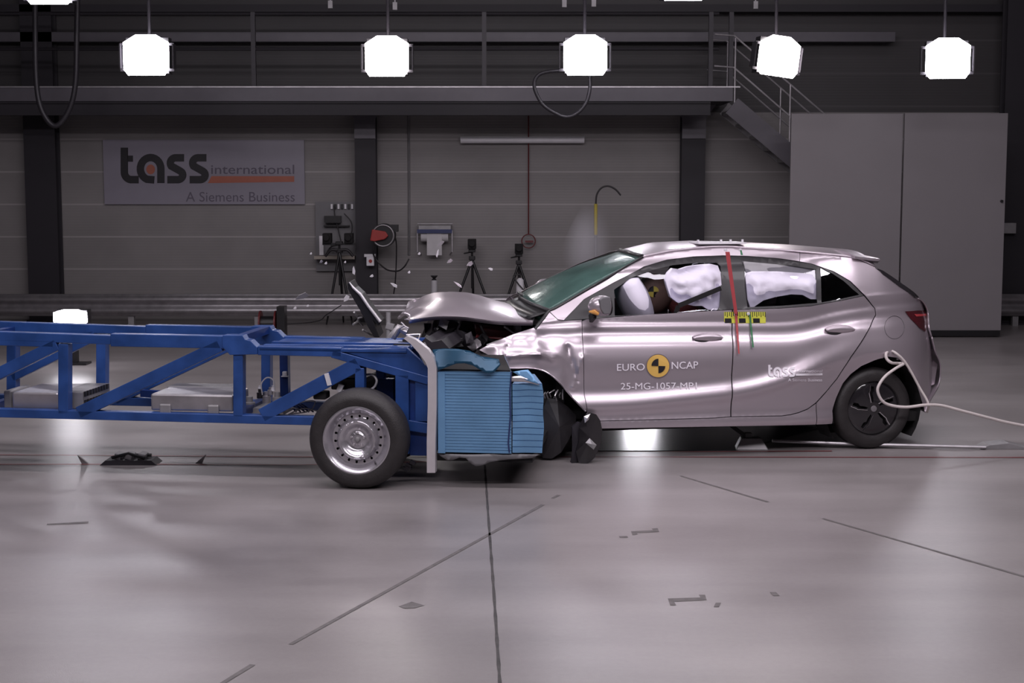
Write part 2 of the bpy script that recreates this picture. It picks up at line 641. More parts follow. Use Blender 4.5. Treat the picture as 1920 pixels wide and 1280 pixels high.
floor_line('expansion_joint', seg((909, 872), (915, 960), 10) + seg((915, 960), (926, 1110), 12)[1:] + seg((926, 1110), (938, 1292), 12)[1:], 0.014, M['joint'])
for a, b in (((545, 1208), (1018, 946)), ((1036, 934), (1048, 928)), ((412, 1284), (474, 1246))):
    floor_line('tape_line', [a, b], 0.022, M['tape_grey'])
floor_line('tape_line', [(1276, 892), (1440, 941)], 0.02, M['tape_grey'])
floor_line('tape_line', [(1543, 972), (1925, 1082)], 0.02, M['tape_grey'])
floor_line('scuff_mark', [(88, 983), (166, 979)], 0.035, M['tape_grey'])
bm = BM()
for poly in (((1252, 1122), (1257, 1135), (1268, 1135), (1264, 1128), (1325, 1125), (1322, 1115), (1310, 1115), (1313, 1120)),
             ((1183, 996), (1186, 1003), (1196, 1002), (1193, 999), (1236, 997), (1233, 990), (1222, 991), (1224, 994))):
    decal_poly(bm, poly[::-1], lambda u, v: gnd(u, v) + Vector((0, 0, 0.0015)))
obj('tape_corner_mark', bm, M['tape_grey'], floor)
for poly in (((1338, 1138), (1348, 1138), (1352, 1130), (1342, 1130)), ((1443, 1110), (1455, 1110), (1462, 1117), (1450, 1117)),
             ((1160, 1005), (1176, 1005), (1178, 1008), (1162, 1008)), ((747, 1137), (772, 1128), (796, 1135), (778, 1140), (760, 1141))):
    bm = BM()
    decal_poly(bm, poly, lambda u, v: gnd(u, v) + Vector((0, 0, 0.0015)))
    obj('scuff_mark', bm, M['tape_grey'], floor)
# guide channels of the tow track
for pts, wd in ((((-10, 853), (560, 857), (1120, 857), (1930, 858)), 0.02), (((-10, 871), (300, 871), (560, 872), (800, 866)), 0.024),
                (((1120, 848), (1560, 846)), 0.02)):
    o = floor_line('guide_line', list(pts), wd, M['line_red'], 0.004)
# steel cover plate of the inspection pit under the car
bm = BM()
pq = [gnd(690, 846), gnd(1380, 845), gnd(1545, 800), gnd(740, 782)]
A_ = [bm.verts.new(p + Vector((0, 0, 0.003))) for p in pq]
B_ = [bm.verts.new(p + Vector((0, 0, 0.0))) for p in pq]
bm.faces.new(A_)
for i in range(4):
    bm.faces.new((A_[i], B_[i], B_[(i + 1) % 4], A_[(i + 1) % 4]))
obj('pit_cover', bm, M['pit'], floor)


# ------------------------------------------------------------ columns of the back wall
def Wp(u, v, Y=22.0):
    return at(u, v, Y)


def column(u0, u1, vtop, label, haunch=False, Y=21.9, v0=560, ztop=None):
    x0, x1 = at(u0, v0, Y).x, at(u1, v0, Y).x
    zt = ztop or at(u0, vtop, Y).z
    t = empty('steel_column', ((x0 + x1) / 2, Y + 0.12, 0))
    h = (x1 - x0) / 2
    bm = BM(); bx(bm, -h, h, -0.12, -0.10, 0, zt); obj('front_flange', bm, M['dark_steel'], t)
    bm = BM(); bx(bm, -h, h, 0.10, 0.12, 0, zt); obj('rear_flange', bm, M['dark_steel'], t)
    bm = BM(); bx(bm, -0.012, 0.012, -0.10, 0.10, 0, zt); obj('web', bm, M['dark_steel'], t)
    bm = BM(); bx(bm, -h - 0.03, h + 0.03, -0.16, 0.16, 0, 0.03); obj('base_plate', bm, M['dark_steel'], t)
    if haunch:
        bm = BM()
        prism(bm, [(-h - 0.22, 3.25), (h + 0.22, 3.25), (h, 2.95), (h, 2.66), (-h, 2.66), (-h, 2.95)], 'y', -0.15, -0.121)
        obj('haunch_plate', bm, M['deck_steel'], t)
    tag(t, label, 'column')
    return t


column(54, 112, 0, 'dark steel column beside the wall sign, under the looped black hose', ztop=7.9)
column(668, 707, 205, 'dark steel column between the wall sign and the paper roll, with the reel on it', True, ztop=3.2)
column(1275, 1319, 205, 'dark steel column behind the car roof, next to the staircase', True, ztop=3.2)
column(1872, 1922, 0, 'black steel column beside the white screen panels', ztop=7.9, Y=21.5)

# ------------------------------------------------------------ catwalk
YC = 21.0
t = empty('catwalk', (0, YC, 0))
xr = at(1373, 170, YC).x
z_bt, z_dk, z_top = at(960, 216, YC).z, at(960, 190, YC).z, at(960, 164, YC).z
bm = BM(); bx(bm, -10.9, xr - 0.3, 0.0, 0.12, z_bt, z_dk)
bx(bm, -10.9, xr - 0.3, -0.03, 0.0, z_bt, z_bt + 0.03)
bx(bm, -10.9, xr - 0.3, -0.03, 0.0, z_dk - 0.03, z_dk)
obj('support_beam', bm, M['dark_steel'], t)
bm = BM(); bx(bm, -10.9, xr, -0.06, 0.0, z_dk, z_top); obj('deck_edge', bm, M['deck_steel'], t)
bm = BM(); bx(bm, -10.9, xr, 0.0, 1.15, z_dk, z_top - 0.08); obj('deck', bm, M['dark_steel'], t)
bm = BM(); bx(bm, -10.9, xr + 0.1, -0.075, -0.06, z_top - 0.005, z_top + 0.012); obj('kick_strip', bm, M['galv'], t)
zr1, zr2 = at(960, 92, YC).z, at(960, 26, YC).z
for zr in (zr1, zr2):
    bm = BM(); tube(bm, [(-10.9, -0.02, zr), (xr - 0.2, -0.02, zr)], 0.022); obj('rail', bm, M['rail_steel'], t)
for u in (76 - 400, 476, 908, 1332, 1370):
    x = at(u, 100, YC).x
    bm = BM(); bx(bm, x - 0.03, x + 0.03, -0.05, 0.01, z_dk + 0.1, zr2 + 0.02); obj('railing_post', bm, M['rail_steel'], t)
tag(t, 'dark steel catwalk with railing running along the back wall', 'catwalk')

# dark beams high on the back wall
for (v0, v1, x0, x1, nm) in ((60, 78, -10.9, 5.5, 'wide dark wall beam just above the catwalk railing'),
                             (8, 22, -10.9, 10.9, 'narrow dark wall beam near the top of the hall')):
    bm = BM(); bx(bm, x0, x1, 21.9, 22.15, at(960, v1, 21.9).z, at(960, v0, 21.9).z)
    tag(obj('wall_beam', bm, M['deck_steel'] if v0 > 30 else M['dark_steel']), nm, 'beam')

# ------------------------------------------------------------ staircase
YS = 20.95
t = empty('staircase', (0, YS, 0))
s0, s1 = at(1372, 198, YS), at(1640, 425, YS)
for dy in (0.0, 0.75):
    bm = BM(); bar(bm, (s0.x, dy, s0.z), (s1.x, dy, s1.z), 0.26 if dy == 0 else 0.2, 0.03); obj('stringer', bm, M['galv_dull'] if dy else M['deck_steel'], t)
n = 10
for k in range(n):
    f = (k + 0.5) / n
    x = s0.x + (s1.x - s0.x) * f; z = s0.z + (s1.z - s0.z) * f
    bm = BM(); bx(bm, x - 0.14, x + 0.14, 0.02, 0.73, z - 0.02, z + 0.02); obj('tread', bm, M['galv_dull'], t)
for dy in (0.0, 0.75):
    for up_ in (0.52, 0.95):
        bm = BM()
        tube(bm, [(s0.x - 0.25, dy, s0.z + up_ + 0.02), (s0.x + 0.02, dy, s0.z + up_), (s1.x, dy, s1.z + up_ - 0.02)], 0.014)
        obj('handrail', bm, M['galv'], t)
    for f in (0.02, 0.4, 0.75):
        x = s0.x + (s1.x - s0.x) * f; z = s0.z + (s1.z - s0.z) * f
        bm = BM(); tube(bm, [(x, dy, z - 0.05), (x, dy, z + 0.95)], 0.014); obj('baluster', bm, M['galv'], t)
bm = BM(); tube(bm, [(s1.x, 0.4, 0), (s1.x, 0.4, s1.z + 0.05)], 0.05); obj('prop', bm, M['galv_dull'], t)
tag(t, 'grey steel staircase coming down from the catwalk behind the white screens', 'staircase')

# ------------------------------------------------------------ white screen panels
YP = 19.7
for (u0, u1, vt, vb, lab, wheel) in ((1481, 1689, 213, 622, 'pale screen panel standing next to the staircase, behind the car tail', False),
                                     (1692, 1884, 212, 630, 'pale screen panel with a small dark knob, beside the black column', True)):
    p0 = at(u0, vb, YP); p1 = at(u1, vt, YP)
    t = empty('screen_panel', ((p0.x + p1.x) / 2, YP, 0))
    h = (at(u1, 420, YP).x - at(u0, 420, YP).x) / 2
    bm = BM(); bx(bm, -h, h, 0, 0.05, 0.09, p1.z); obj('board', bm, M['screen'], t, bevel=0.004)
    bm = BM(); bx(bm, -h + 0.02, h - 0.02, -0.03, 0.09, 0.02, 0.09); obj('bottom_rail', bm, M['black'], t)
    for s in (-1, 1):
        bm = BM(); bar(bm, (s * (h - 0.02), 0.05, 0.85), (s * (h - 0.02) + (0.14 if s > 0 and wheel else 0), 0.62, 0.06), 0.025, 0.025, Vector((1, 0, 0)))
        bar(bm, (s * (h - 0.02), 0.05, 0.07), (s * (h - 0.02) + (0.14 if s > 0 and wheel else 0), 0.62, 0.06), 0.025, 0.025, Vector((1, 0, 0)))
        obj('brace', bm, M['galv_dull'], t)
        bm = BM(); lathe(bm, [(0.05, -0.02), (0.05, 0.02)], (s * (h - 0.02) + (0.14 if s > 0 and wheel else 0), 0.62, 0.05), 16, 'x'); obj('castor', bm, M['black'], t)
    if wheel:
        k = at(1878, 377, YP - 0.01)
        bm = BM(); lathe(bm, [(0.018, -0.03), (0.018, 0.0)], (k.x - t.location.x, 0, k.z), 16); obj('knob', bm, M['black'], t)
    tag(t, lab, 'screen')
p = at(1895, 428, 21.3)
bm = BM(); box(bm, (p.x, 21.43, p.z), (0.2, 0.14, 0.15)); tag(obj('junction_box', bm, M['galv_dull'], bevel=0.006), 'small pale box on the black column beside the screens', 'box')

# ------------------------------------------------------------ guard rail
YG = 21.25
t = empty('guard_rail', (0, YG, 0))
zt, zb = at(960, 551, YG).z, at(960, 592, YG).z
H = zt - zb
prof = []
for k in range(25):
    f = k / 24
    prof.append((-0.055 * math.sin(2 * PI * f * 1.0 * 1.0) ** 2 if True else 0, zb + H * f))
bm = BM()
rows = [[(x, y, z) for y, z in prof] for x in (-10.9, -4, 0, 4, 10.9)]
loft(bm, rows)
o = obj('corrugated_beam', bm, M['galv'], t, smooth=60); solid(o, 0.006)
for u in (-300, 245, 482, 860, 1240, 1640, 1905):
    x = at(u, 600, YG).x
    bm = BM(); bx(bm, x - 0.04, x + 0.04, 0.02, 0.1, 0, zt - 0.03); obj('post', bm, M['galv_dull'], t)
tag(t, 'galvanised corrugated guard rail low along the back wall', 'guard rail')

# ------------------------------------------------------------ sign on the wall
YSN = 22.15


def sgn(x, y, d=0.0):
    u, v = 180 + x / 4.3636, 240 + y / 4.3636
    return at(u, v, YSN - d)


p0, p1 = at(196, 383, YSN), at(570, 262, YSN)
t = empty('wall_sign', ((p0.x + p1.x) / 2, YSN, p0.z))
off = t.location.copy()


def sf(x, y):
    return sgn(x, y, 0.004) - off


bm = BM(); bx(bm, p0.x - off.x, p1.x - off.x, 0, 0.03, 0, p1.z - p0.z)
M['sign'] = mat('sign_panel', (0.25, 0.232, 0.28), 0.35, 0, 0.02)
obj('panel', bm, M['sign'], t)
logo_shapes(sf, 61, 'word_mark', M['ink'], M['orange'], t)
bm = BM(); decal_poly(bm, arc(447, 338, 36, 40, 0, -345, 23), sf); obj('dot', bm, M['orange'], t)
bm = BM(); decal_poly(bm, [(915, 450), (1622, 440), (1622, 393), (945, 393)], sf); obj('stripe', bm, M['orange'], t)
decal_text('international', 942, 1622, 300, 376, sf, 'lettering', M['ink_grey'], t, 0.004)
decal_text('A Siemens Business', 735, 1626, 522, 602, sf, 'lettering', M['ink_grey'], t)
tag(t, 'pale wall sign with big black tass word and orange stripe', 'sign')

# ------------------------------------------------------------ wall light tube, conduits, hoses
a, b = at(862, 262, 22.05), at(1097, 260, 22.05)
t = empty('batten_light', ((a.x + b.x) / 2, 22.1, a.z))
L_ = (b.x - a.x) / 2
bm = BM(); bx(bm, -L_, L_, 0.02, 0.1, 0.0, 0.05); obj('housing', bm, M['galv_dull'], t)
bm = BM(); lathe(bm, [(0.045, -L_ + 0.01), (0.045, L_ - 0.01)], (0, 0, -0.005), 16, 'x'); obj('tube_cover', bm, M['white'], t, smooth=40)
tag(t, 'long pale unlit batten lamp on the wall above the tripods', 'lamp')


def wire(name, pts, r, m, label, cat, Y=None, n=6, parent=None, sp=8):
    P = [at(p[0], p[1], p[2] if len(p) > 2 else Y) for p in pts]
    bm = BM(); tube(bm, spline(P, sp), r, n)
    o = obj(name, bm, m, parent, smooth=60)
    if label:
        tag(o, label, cat)
    return o


wire('conduit', [(766, 216), (767, 350), (767, 478)], 0.02, M['galv_dull'], 'vertical grey conduit on the wall between reel and paper roll', 'conduit', 22.19)
wire('cable', [(991, 216), (991, 350), (991, 440)], 0.01, M['dark_red'], 'thin dark vertical cable above the small round hoop on the wall', 'cable', 22.12)
bm = BM()
c_ = at(991, 452, 22.1)
tube(bm, [c_ + Vector((0.1 * math.cos(a), 0, 0.1 * math.sin(a))) for a in [2 * PI * k / 24 for k in range(25)]], 0.008)
bx(bm, c_.x - 0.05, c_.x + 0.07, c_.y - 0.02, c_.y + 0.02, c_.z - 0.02, c_.z + 0.01)
tag(obj('cable_hoop', bm, M['dark_red'], smooth=50), 'small dark red hoop hanging on the wall above a tripod', 'hoop')
wire('hose', [(66, -40), (66, 60), (68, 150), (76, 200), (95, 232), (112, 232), (132, 200), (142, 150), (144, 60), (146, -40)], 0.035, M['rail_steel'],
     'thick dark hose hanging in a loop in front of the column beside the sign', 'hose', 19.5, 8)
wire('hose', [(1100, 134), (1060, 132), (1020, 136), (1004, 148), (1003, 168), (1018, 196), (1045, 214), (1065, 219), (1085, 210), (1100, 190), (1106, 165), (1106, 140)], 0.022, M['rail_steel'],
     'dark cable looping down from the third ceiling floodlight', 'cable', 18.3, 8)
wire('cable', [(497, 780 - 170), (590, 603), (612, 590), (640, 572)], 0.008, M['cable'], 'thin dark cable trailing on the floor under the guard rail', 'cable', 20.9)

# lance with curved hose above the bonnet
P = [at(1117, 440, 21.0), at(1117, 405, 21.0), at(1117, 382, 21.0)]
t = empty('air_lance', at(1117, 560, 21.0) * 1.0)
t.location.z = 0
o_ = t.location
bm = BM(); tube(bm, [Vector((0, 0, 0)), at(1117, 440, 21.0) - o_], 0.02); obj('stand', bm, M['galv_dull'], t)
bm = BM(); tube(bm, [p - o_ for p in P], 0.024); obj('grip', bm, M['yellow'], t, smooth=40)
bm = BM(); tube(bm, spline([at(1117, 384, 21.0) - o_, at(1119, 365, 21) - o_, at(1128, 352, 21) - o_, at(1141, 349, 21) - o_, at(1154, 355, 21) - o_, at(1164, 366, 21) - o_], 6), 0.012)
obj('curved_tube', bm, M['cable'], t, smooth=50)
tag(t, 'thin upright lance with yellow grip and curved dark tube behind the smoke', 'lance')

# ------------------------------------------------------------ tool board with devices
YB = 22.12
p0, p1 = at(593, 508, YB), at(668, 378, YB)
t = empty('tool_board', ((p0.x + p1.x) / 2, YB, p0.z)); o_ = t.location.copy()
hw = (p1.x - p0.x) / 2
bm = BM(); bx(bm, -hw, hw, 0, 0.04, 0, p1.z - p0.z); obj('back_panel', bm, M['board'], t)


def bl(u, v, d=0.0):
    return at(u, v, YB - d) - o_


for k in range(7):
    q = bl(622 + k * 6.4, 387, 0.03)
    bm = BM(); bx(bm, q.x - 0.014, q.x + 0.014, -0.04, 0, q.z - 0.035, q.z + 0.035); obj('hook', bm, M['white'] if k % 2 == 0 else M['black'], t)
q = bl(624, 411, 0.08); bm = BM(); bx(bm, q.x - 0.12, q.x + 0.12, -0.14, 0, q.z - 0.05, q.z + 0.05); obj('basket', bm, M['black'], t)
q0, q1 = bl(608, 423), bl(656, 423); bm = BM(); bx(bm, q0.x, q1.x, -0.1, 0, q0.z - 0.008, q0.z + 0.008); obj('ledge', bm, M['black'], t)
q = bl(603, 460, 0.05); bm = BM(); bx(bm, q.x - 0.03, q.x + 0.03, -0.08, 0, q.z - 0.14, q.z + 0.14); obj('white_tube', bm, M['white'], t)
q0, q1 = bl(593, 481), bl(668, 481); bm = BM(); bx(bm, q0.x, q1.x, -0.25, 0, q0.z - 0.025, q0.z + 0.02); obj('shelf', bm, M['wood'], t)
wp = [(626, 385), (628, 405), (634, 430), (640, 455)]
bm = BM(); tube(bm, spline([bl(u, v, 0.1) for u, v in wp], 6), 0.008); tube(bm, spline([bl(u, v, 0.12) for u, v in [(645, 400), (658, 415), (660, 432), (655, 448)]], 6), 0.008)
tube(bm, spline([bl(u, v, 0.12) for u, v in [(638, 458), (622, 462), (614, 472), (612, 482)]], 6), 0.01)
obj('wires', bm, M['cable'], t, smooth=50)
tag(t, 'grey tool board with shelf, basket and hooks beneath the wall sign', 'board')

# hose reel
t = empty('hose_reel', at(717, 441, 21.6)); o_ = t.location.copy()
bm = BM(); lathe(bm, [(0.02, -0.12), (0.17, -0.12), (0.17, -0.09), (0.13, -0.06), (0.13, 0.04), (0.17, 0.07), (0.17, 0.1), (0.02, 0.1)], (0.02, 0, 0), 32); obj('drum', bm, M['black'], t, smooth=40)
bm = BM(); tube(bm, [Vector((0.02 + 0.15 * math.cos(2 * PI * k / 30), -0.135, 0.15 * math.sin(2 * PI * k / 30))) for k in range(31)], 0.01); obj('rim_ring', bm, M['galv'], t, smooth=40)
bm = BM(); prism(bm, [(-0.16, -0.07), (-0.13, 0.09), (0.06, 0.06), (0.10, 0.0), (0.05, -0.05), (-0.1, -0.08)], 'y', -0.2, -0.14); obj('handle_arm', bm, M['red'], t, bevel=0.01)
bm = BM(); bx(bm, 0.1, 0.22, -0.05, 0.2, 0.05, 0.15); bx(bm, -0.05, 0.1, 0.1, 0.28, -0.05, 0.05); obj('bracket', bm, M['black'], t)
tag(t, 'black hose reel with a red arm mounted at the column', 'hose reel')
wire('hose', [(702, 455), (700, 475), (708, 490), (725, 505), (745, 508), (758, 500), (767, 485)], 0.012, M['cable'], 'dark hose sagging from the reel to the conduit', 'hose', 21.7)
wire('cable', [(738, 435), (743, 455), (743, 490), (741, 530), (738, 552)], 0.01, M['cable'], 'dark cable hanging straight down beside the reel', 'cable', 21.75)
p = at(694, 488, 21.72)
t = empty('socket_box', p)
bm = BM(); bx(bm, -0.055, 0.055, 0, 0.08, -0.08, 0.05); obj('housing', bm, M['white'], t, bevel=0.008)
bm = BM(); bx(bm, -0.085, 0.075, 0, 0.08, 0.05, 0.09); obj('mount', bm, M['white'], t)
bm = BM(); lathe(bm, [(0.025, -0.012), (0.025, 0.0)], (0.005, 0, -0.01), 16); obj('socket', bm, M['red'], t)
tag(t, 'small white socket box on the dark column below the reel', 'socket')

# paper roll dispenser
a, b = at(783, 478, 22.0), at(848, 420, 22.0)
t = empty('paper_roll_holder', ((a.x + b.x) / 2, 22.15, 0)); o_ = t.location.copy()
h = (b.x - a.x) / 2; z0, z1 = a.z, b.z
for s in (-1, 1):
    bm = BM(); tube(bm, [(s * (h - 0.02), 0, z1 - 0.03), (s * (h - 0.0), -0.22, z1 - 0.1), (s * (h - 0.0), -0.22, z0 + 0.05), (s * (h - 0.04), 0, z0)], 0.012); obj('side_frame', bm, M['galv'], t, smooth=40)
bm = BM(); tube(bm, [(-h, -0.1, z1), (h, -0.1, z1)], 0.012); obj('top_bar', bm, M['galv'], t)
bm = BM(); bx(bm, -h + 0.02, h - 0.02, -0.18, 0.0, z1 - 0.08, z1 - 0.02); obj('tray', bm, M['galv_dull'], t)
bm = BM(); bx(bm, -h, h, -0.24, -0.2, z1 - 0.13, z1 - 0.075); obj('cutter_bar', bm, M['navy'], t)
bm = BM(); lathe(bm, [(0.09, -h + 0.05), (0.09, h - 0.06)], (0, -0.11, z1 - 0.17), 24, 'x'); obj('paper_roll', bm, M['paper'], t, smooth=40)
xa, xb = at(800, 440, 21.9).x - o_.x, at(828, 440, 21.9).x - o_.x
bm = BM(); bx(bm, xa, xb, -0.205, -0.2, z0 + 0.0, z1 - 0.1); obj('paper_sheet', bm, M['paper'], t)
tag(t, 'wall paper roll holder with blue bar and hanging white sheet', 'paper holder')


# ------------------------------------------------------------ tripods
def tripod(u, vt, vhead, vfeet, half, label, Y=21.8, two=False, arms=None):
    q = at(u, vt, Y)
    t = empty('camera_tripod', (q.x, Y, 0))
    zh = at(u, vhead, Y).z
    m_ = M['black']
    hx = half
    for (dx, dy) in ((-hx, -0.1), (hx, -0.1), (0.02, 0.22)):
        bm = BM(); tube(bm, [(0, 0, zh - 0.08), (dx * 0.55, dy * 0.55, zh * 0.45), (dx * 1.1, dy, 0.0)], [0.02, 0.018, 0.012]); obj('leg', bm, m_, t, smooth=50)
    bm = BM(); tube(bm, [(0, 0, zh * 0.5), (0, 0, zh + 0.04)], 0.016); obj('centre_column', bm, m_, t)
    bm = BM(); box(bm, (0, 0, zh - 0.06), (0.09, 0.09, 0.06)); box(bm, (0, 0, zh + 0.05), (0.1, 0.1, 0.05)); bar(bm, (0, 0, zh + 0.03), (-0.12, -0.05, zh + 0.01), 0.02, 0.02)
    obj('pan_head', bm, m_, t, bevel=0.008)
    ps = (-0.17, 0.14) if two else (0.0,)
    for x in ps:
        zc = q.z
        bm = BM(); bx(bm, x - 0.06, x + 0.06, -0.1, 0.1, zc - 0.14, zc); lathe(bm, [(0.045, -0.17), (0.045, -0.1)], (x, 0, zc - 0.06), 16)
        obj('camera', bm, M['black_matt'], t, bevel=0.006)
        if not two:
            bm = BM(); bx(bm, -0.03, 0.03, -0.04, 0.04, zh + 0.07, zc - 0.14); obj('mount', bm, m_, t)
    if two:
        bm = BM(); bx(bm, -0.24, 0.22, -0.03, 0.03, q.z - 0.17, q.z - 0.14); obj('mount', bm, m_, t)
        for s in (-1, 1):
            bm = BM(); tube(bm, spline([(0.02 * s, -0.05, q.z - 0.24), (0.12 * s, -0.05, q.z - 0.24), (0.2 * s, -0.03, q.z - 0.33)], 5), [0.02] * 11); obj('cable_bundle', bm, M['cable'], t, smooth=50)
    tag(t, label, 'tripod')
    return t


tripod(885, 448, 476, 550, 0.32, 'black camera tripod behind the bonnet, nearer the paper roll')
tripod(973, 457, 484, 548, 0.27, 'black camera tripod with a side arm in front of the wall hoop')
tripod(636, 437, 462, 555, 0.17, 'thin tripod carrying two small black cameras before the tool board', 21.6, True)


# posts behind the collision
def small_post(name, u, vt, wpx, Y, label, cap):
    q = at(u, vt, Y)
    t = empty(name, (q.x, Y, 0))
    r = wpx / 2 / F * Y
    bm = BM(); lathe(bm, [(r, 0.0), (r, q.z)], (0, 0, 0), 20, 'z'); obj('tube', bm, M['grey_plastic'], t, smooth=40)
    if cap:
        bm = BM(); lathe(bm, [(r * 0.9, q.z), (r * 0.4, q.z + 0.02), (r * 1.1, q.z + 0.05), (r * 1.1, q.z + 0.06)], (0, 0, 0), 16, 'z'); obj('cap', bm, M['black'], t, smooth=40)
    else:
        bm = BM(); box(bm, (0.02, 0, q.z - 0.17), (r * 3.4, r * 3.4, 0.08), Matrix.Rotation(0.3, 3, 'Y')); obj('clamp', bm, M['grey_plastic'], t, bevel=0.01)
    bm = BM(); lathe(bm, [(r * 2.2, 0.0), (r * 2.2, 0.02)], (0, 0, 0), 20, 'z'); obj('foot', bm, M['grey_plastic'], t)
    tag(t, label, 'post')


small_post('marker_post', 814, 525, 12, 19.2, 'pale upright post with black cap rising behind the bonnet', True)
small_post('marker_post', 728, 585, 9, 18.0, 'thin pale post with a slanted clamp behind the trolley end', False)
q = at(975, 548, 21.0)
t = empty('spray_bottle', (q.x, 20.9, 0))
zb = at(975, 560, 20.9).z; zt = at(975, 521, 20.9).z
bm = BM(); lathe(bm, [(0.05, 0.0), (0.055, zt - 0.12), (0.05, zt - 0.03), (0.02, zt)], (0, 0, 0), 20, 'z'); obj('canister', bm, M['white'], t, smooth=40)
bm = BM(); tube(bm, [(0, 0, zt), (0, 0, zt + 0.06)], 0.012); tube(bm, spline([(0, 0, zt + 0.05), (-0.09, -0.02, zt + 0.02), (0.05, -0.1, zt - 0.16), (0.2, -0.1, zt - 0.25)], 6), 0.01); obj('nozzle', bm, M['black'], t, smooth=50)
tag(t, 'white canister with black hose standing behind the bonnet', 'canister')

# red drum reel under the guard rail
q = at(516, 612, 19.6)
t = empty('cable_reel', (q.x, 19.6, 0)); zc = q.z
bm = BM(); lathe(bm, [(0.17, -0.14), (0.17, -0.12)], (-0.06, 0, max(zc, 0.19)), 28, 'x'); obj('flange', bm, M['dark_red'], t)
bm = BM(); lathe(bm, [(0.17, 0.06), (0.17, 0.08)], (-0.06, 0, max(zc, 0.19)), 28, 'x'); obj('flange', bm, M['dark_red'], t)
bm = BM(); lathe(bm, [(0.1, -0.12), (0.1, 0.06)], (-0.06, 0, max(zc, 0.19)), 24, 'x'); obj('cable_drum', bm, M['black'], t, smooth=40)
bm = BM(); bx(bm, 0.04, 0.14, -0.12, 0.12, 0, 0.42); bx(bm, -0.25, 0.14, -0.12, 0.12, 0, 0.02); obj('stand', bm, M['black'], t)
tag(t, 'dark red cable reel standing under the guard rail behind the trolley', 'reel')


# ------------------------------------------------------------ floodlights
def floodlight(u, v, wpx, hpx, Y, label, roll=0.0, warm=False, yaw=0.0, low=False):
    q = at(u, v, Y)
    t = empty('floodlight', q)
    hw, hh = wpx / 2 / F * Y, hpx / 2 / F * Y
    aim = (CAMP - q)
    ry = Matrix.Rotation(math.radians(yaw), 3, 'Z') @ Matrix.Rotation(roll, 3, 'Y')

    def R(p):
        return ry @ Vector(p)
    k = 0.80
    bm = BM()
    poly = [(-hw * k, -hh), (hw * k, -hh), (hw, -hh * 0.7), (hw, hh * 0.62), (hw * 0.45, hh), (-hw * 0.45, hh), (-hw, hh * 0.62), (-hw, -hh * 0.7)]
    va = [bm.verts.new(R((x, -0.06, z))) for x, z in poly]
    vb = [bm.verts.new(R((x * 0.96, 0.0, z * 0.96))) for x, z in poly]
    bm.faces.new(va); bm.faces.new(vb[::-1])
    for i in range(8):
        bm.faces.new((va[i], vb[i], vb[(i + 1) % 8], va[(i + 1) % 8]))
    bmesh.ops.recalc_face_normals(bm, faces=bm.faces)
    obj('lit_panel', bm, M['glow_warm'] if warm else M['glow'], t)
    bm = BM()
    box(bm, R((0, 0.09, 0)), (hw * 1.9, 0.16, hh * 1.8), ry)
    for k2 in range(7):
        box(bm, R((-hw * 0.8 + k2 * hw * 0.27, 0.2, 0)), (0.01, 0.08, hh * 1.5), ry)
    obj('housing', bm, M['black'], t, bevel=0.006)
    if not low:
        for s in (-1, 1):
            bm = BM(); box(bm, R((s * (hw + 0.045), 0.02, -0.01)), (0.014, 0.14, hh * 1.2), ry)
            box(bm, R((s * (hw + 0.02), 0.0, -hh * 0.72)), (0.06, 0.03, 0.03), ry); box(bm, R((s * (hw + 0.02), 0.0, hh * 0.55)), (0.06, 0.03, 0.03), ry)
            obj('yoke_arm', bm, M['rail_steel'], t)
        bm = BM(); tube(bm, [(0, 0.14, hh * 0.8), (0, 0.14, 8 - q.z)], 0.02); obj('hanging_pole', bm, M['dark_steel'], t)
    else:
        bm = BM(); bx(bm, -hw * 0.8, hw * 0.8, 0.0, 0.22, -q.z, -q.z + 0.02); bx(bm, -0.03, 0.03, 0.06, 0.14, -q.z, -hh * 0.8); obj('stand', bm, M['black'], t)
    tag(t, label, 'floodlight')
    return t


YL = 18.0
floodlight(276, 104, 84, 74, YL, 'lit floodlight hanging above the wall sign')
floodlight(726, 106, 80, 74, YL, 'lit floodlight above the steel column with the reel', warm=True)
floodlight(1097, 104, 80, 74, YL, 'lit floodlight with a cable loop under it, above the smoke')
floodlight(1458, 106, 78, 74, YL, 'lit tilted floodlight above the staircase', roll=0.12, warm=True, yaw=12)
floodlight(1776, 110, 80, 74, YL, 'lit floodlight above the second screen panel with the knob', yaw=-8)
floodlight(94, -26, 84, 68, YL, 'lit floodlight cut by the top edge, above the looped hose')
floodlight(1280, -36, 84, 74, YL, 'lit floodlight cut by the top edge, between smoke and staircase')
floodlight(134, 594, 62, 29, 16.6, 'low lit floodlight on the floor behind the blue trolley beams', low=True)
q = floodlight(1200, 684, 58, 42, 14.0, 'lit floodlight standing low behind the car, mirrored in the floor plate', low=True)

# small brackets high up
for i, (u, v) in enumerate(((620, 9), (741, 12), (1058, 7), (1113, 6), (1416, 10))):
    q = at(u, v, 20.5)
    bm = BM(); bx(bm, q.x - 0.03, q.x + 0.03, 20.45, 20.5, q.z - 0.05, q.z + 0.05); bx(bm, q.x - 0.008, q.x + 0.008, 20.47, 20.49, q.z, 8.0)
    tag(obj('hanging_tag', bm, M['galv_dull']), 'tiny pale tag hanging high in front of the upper wall', 'tag', 'tags hanging near the hall roof')

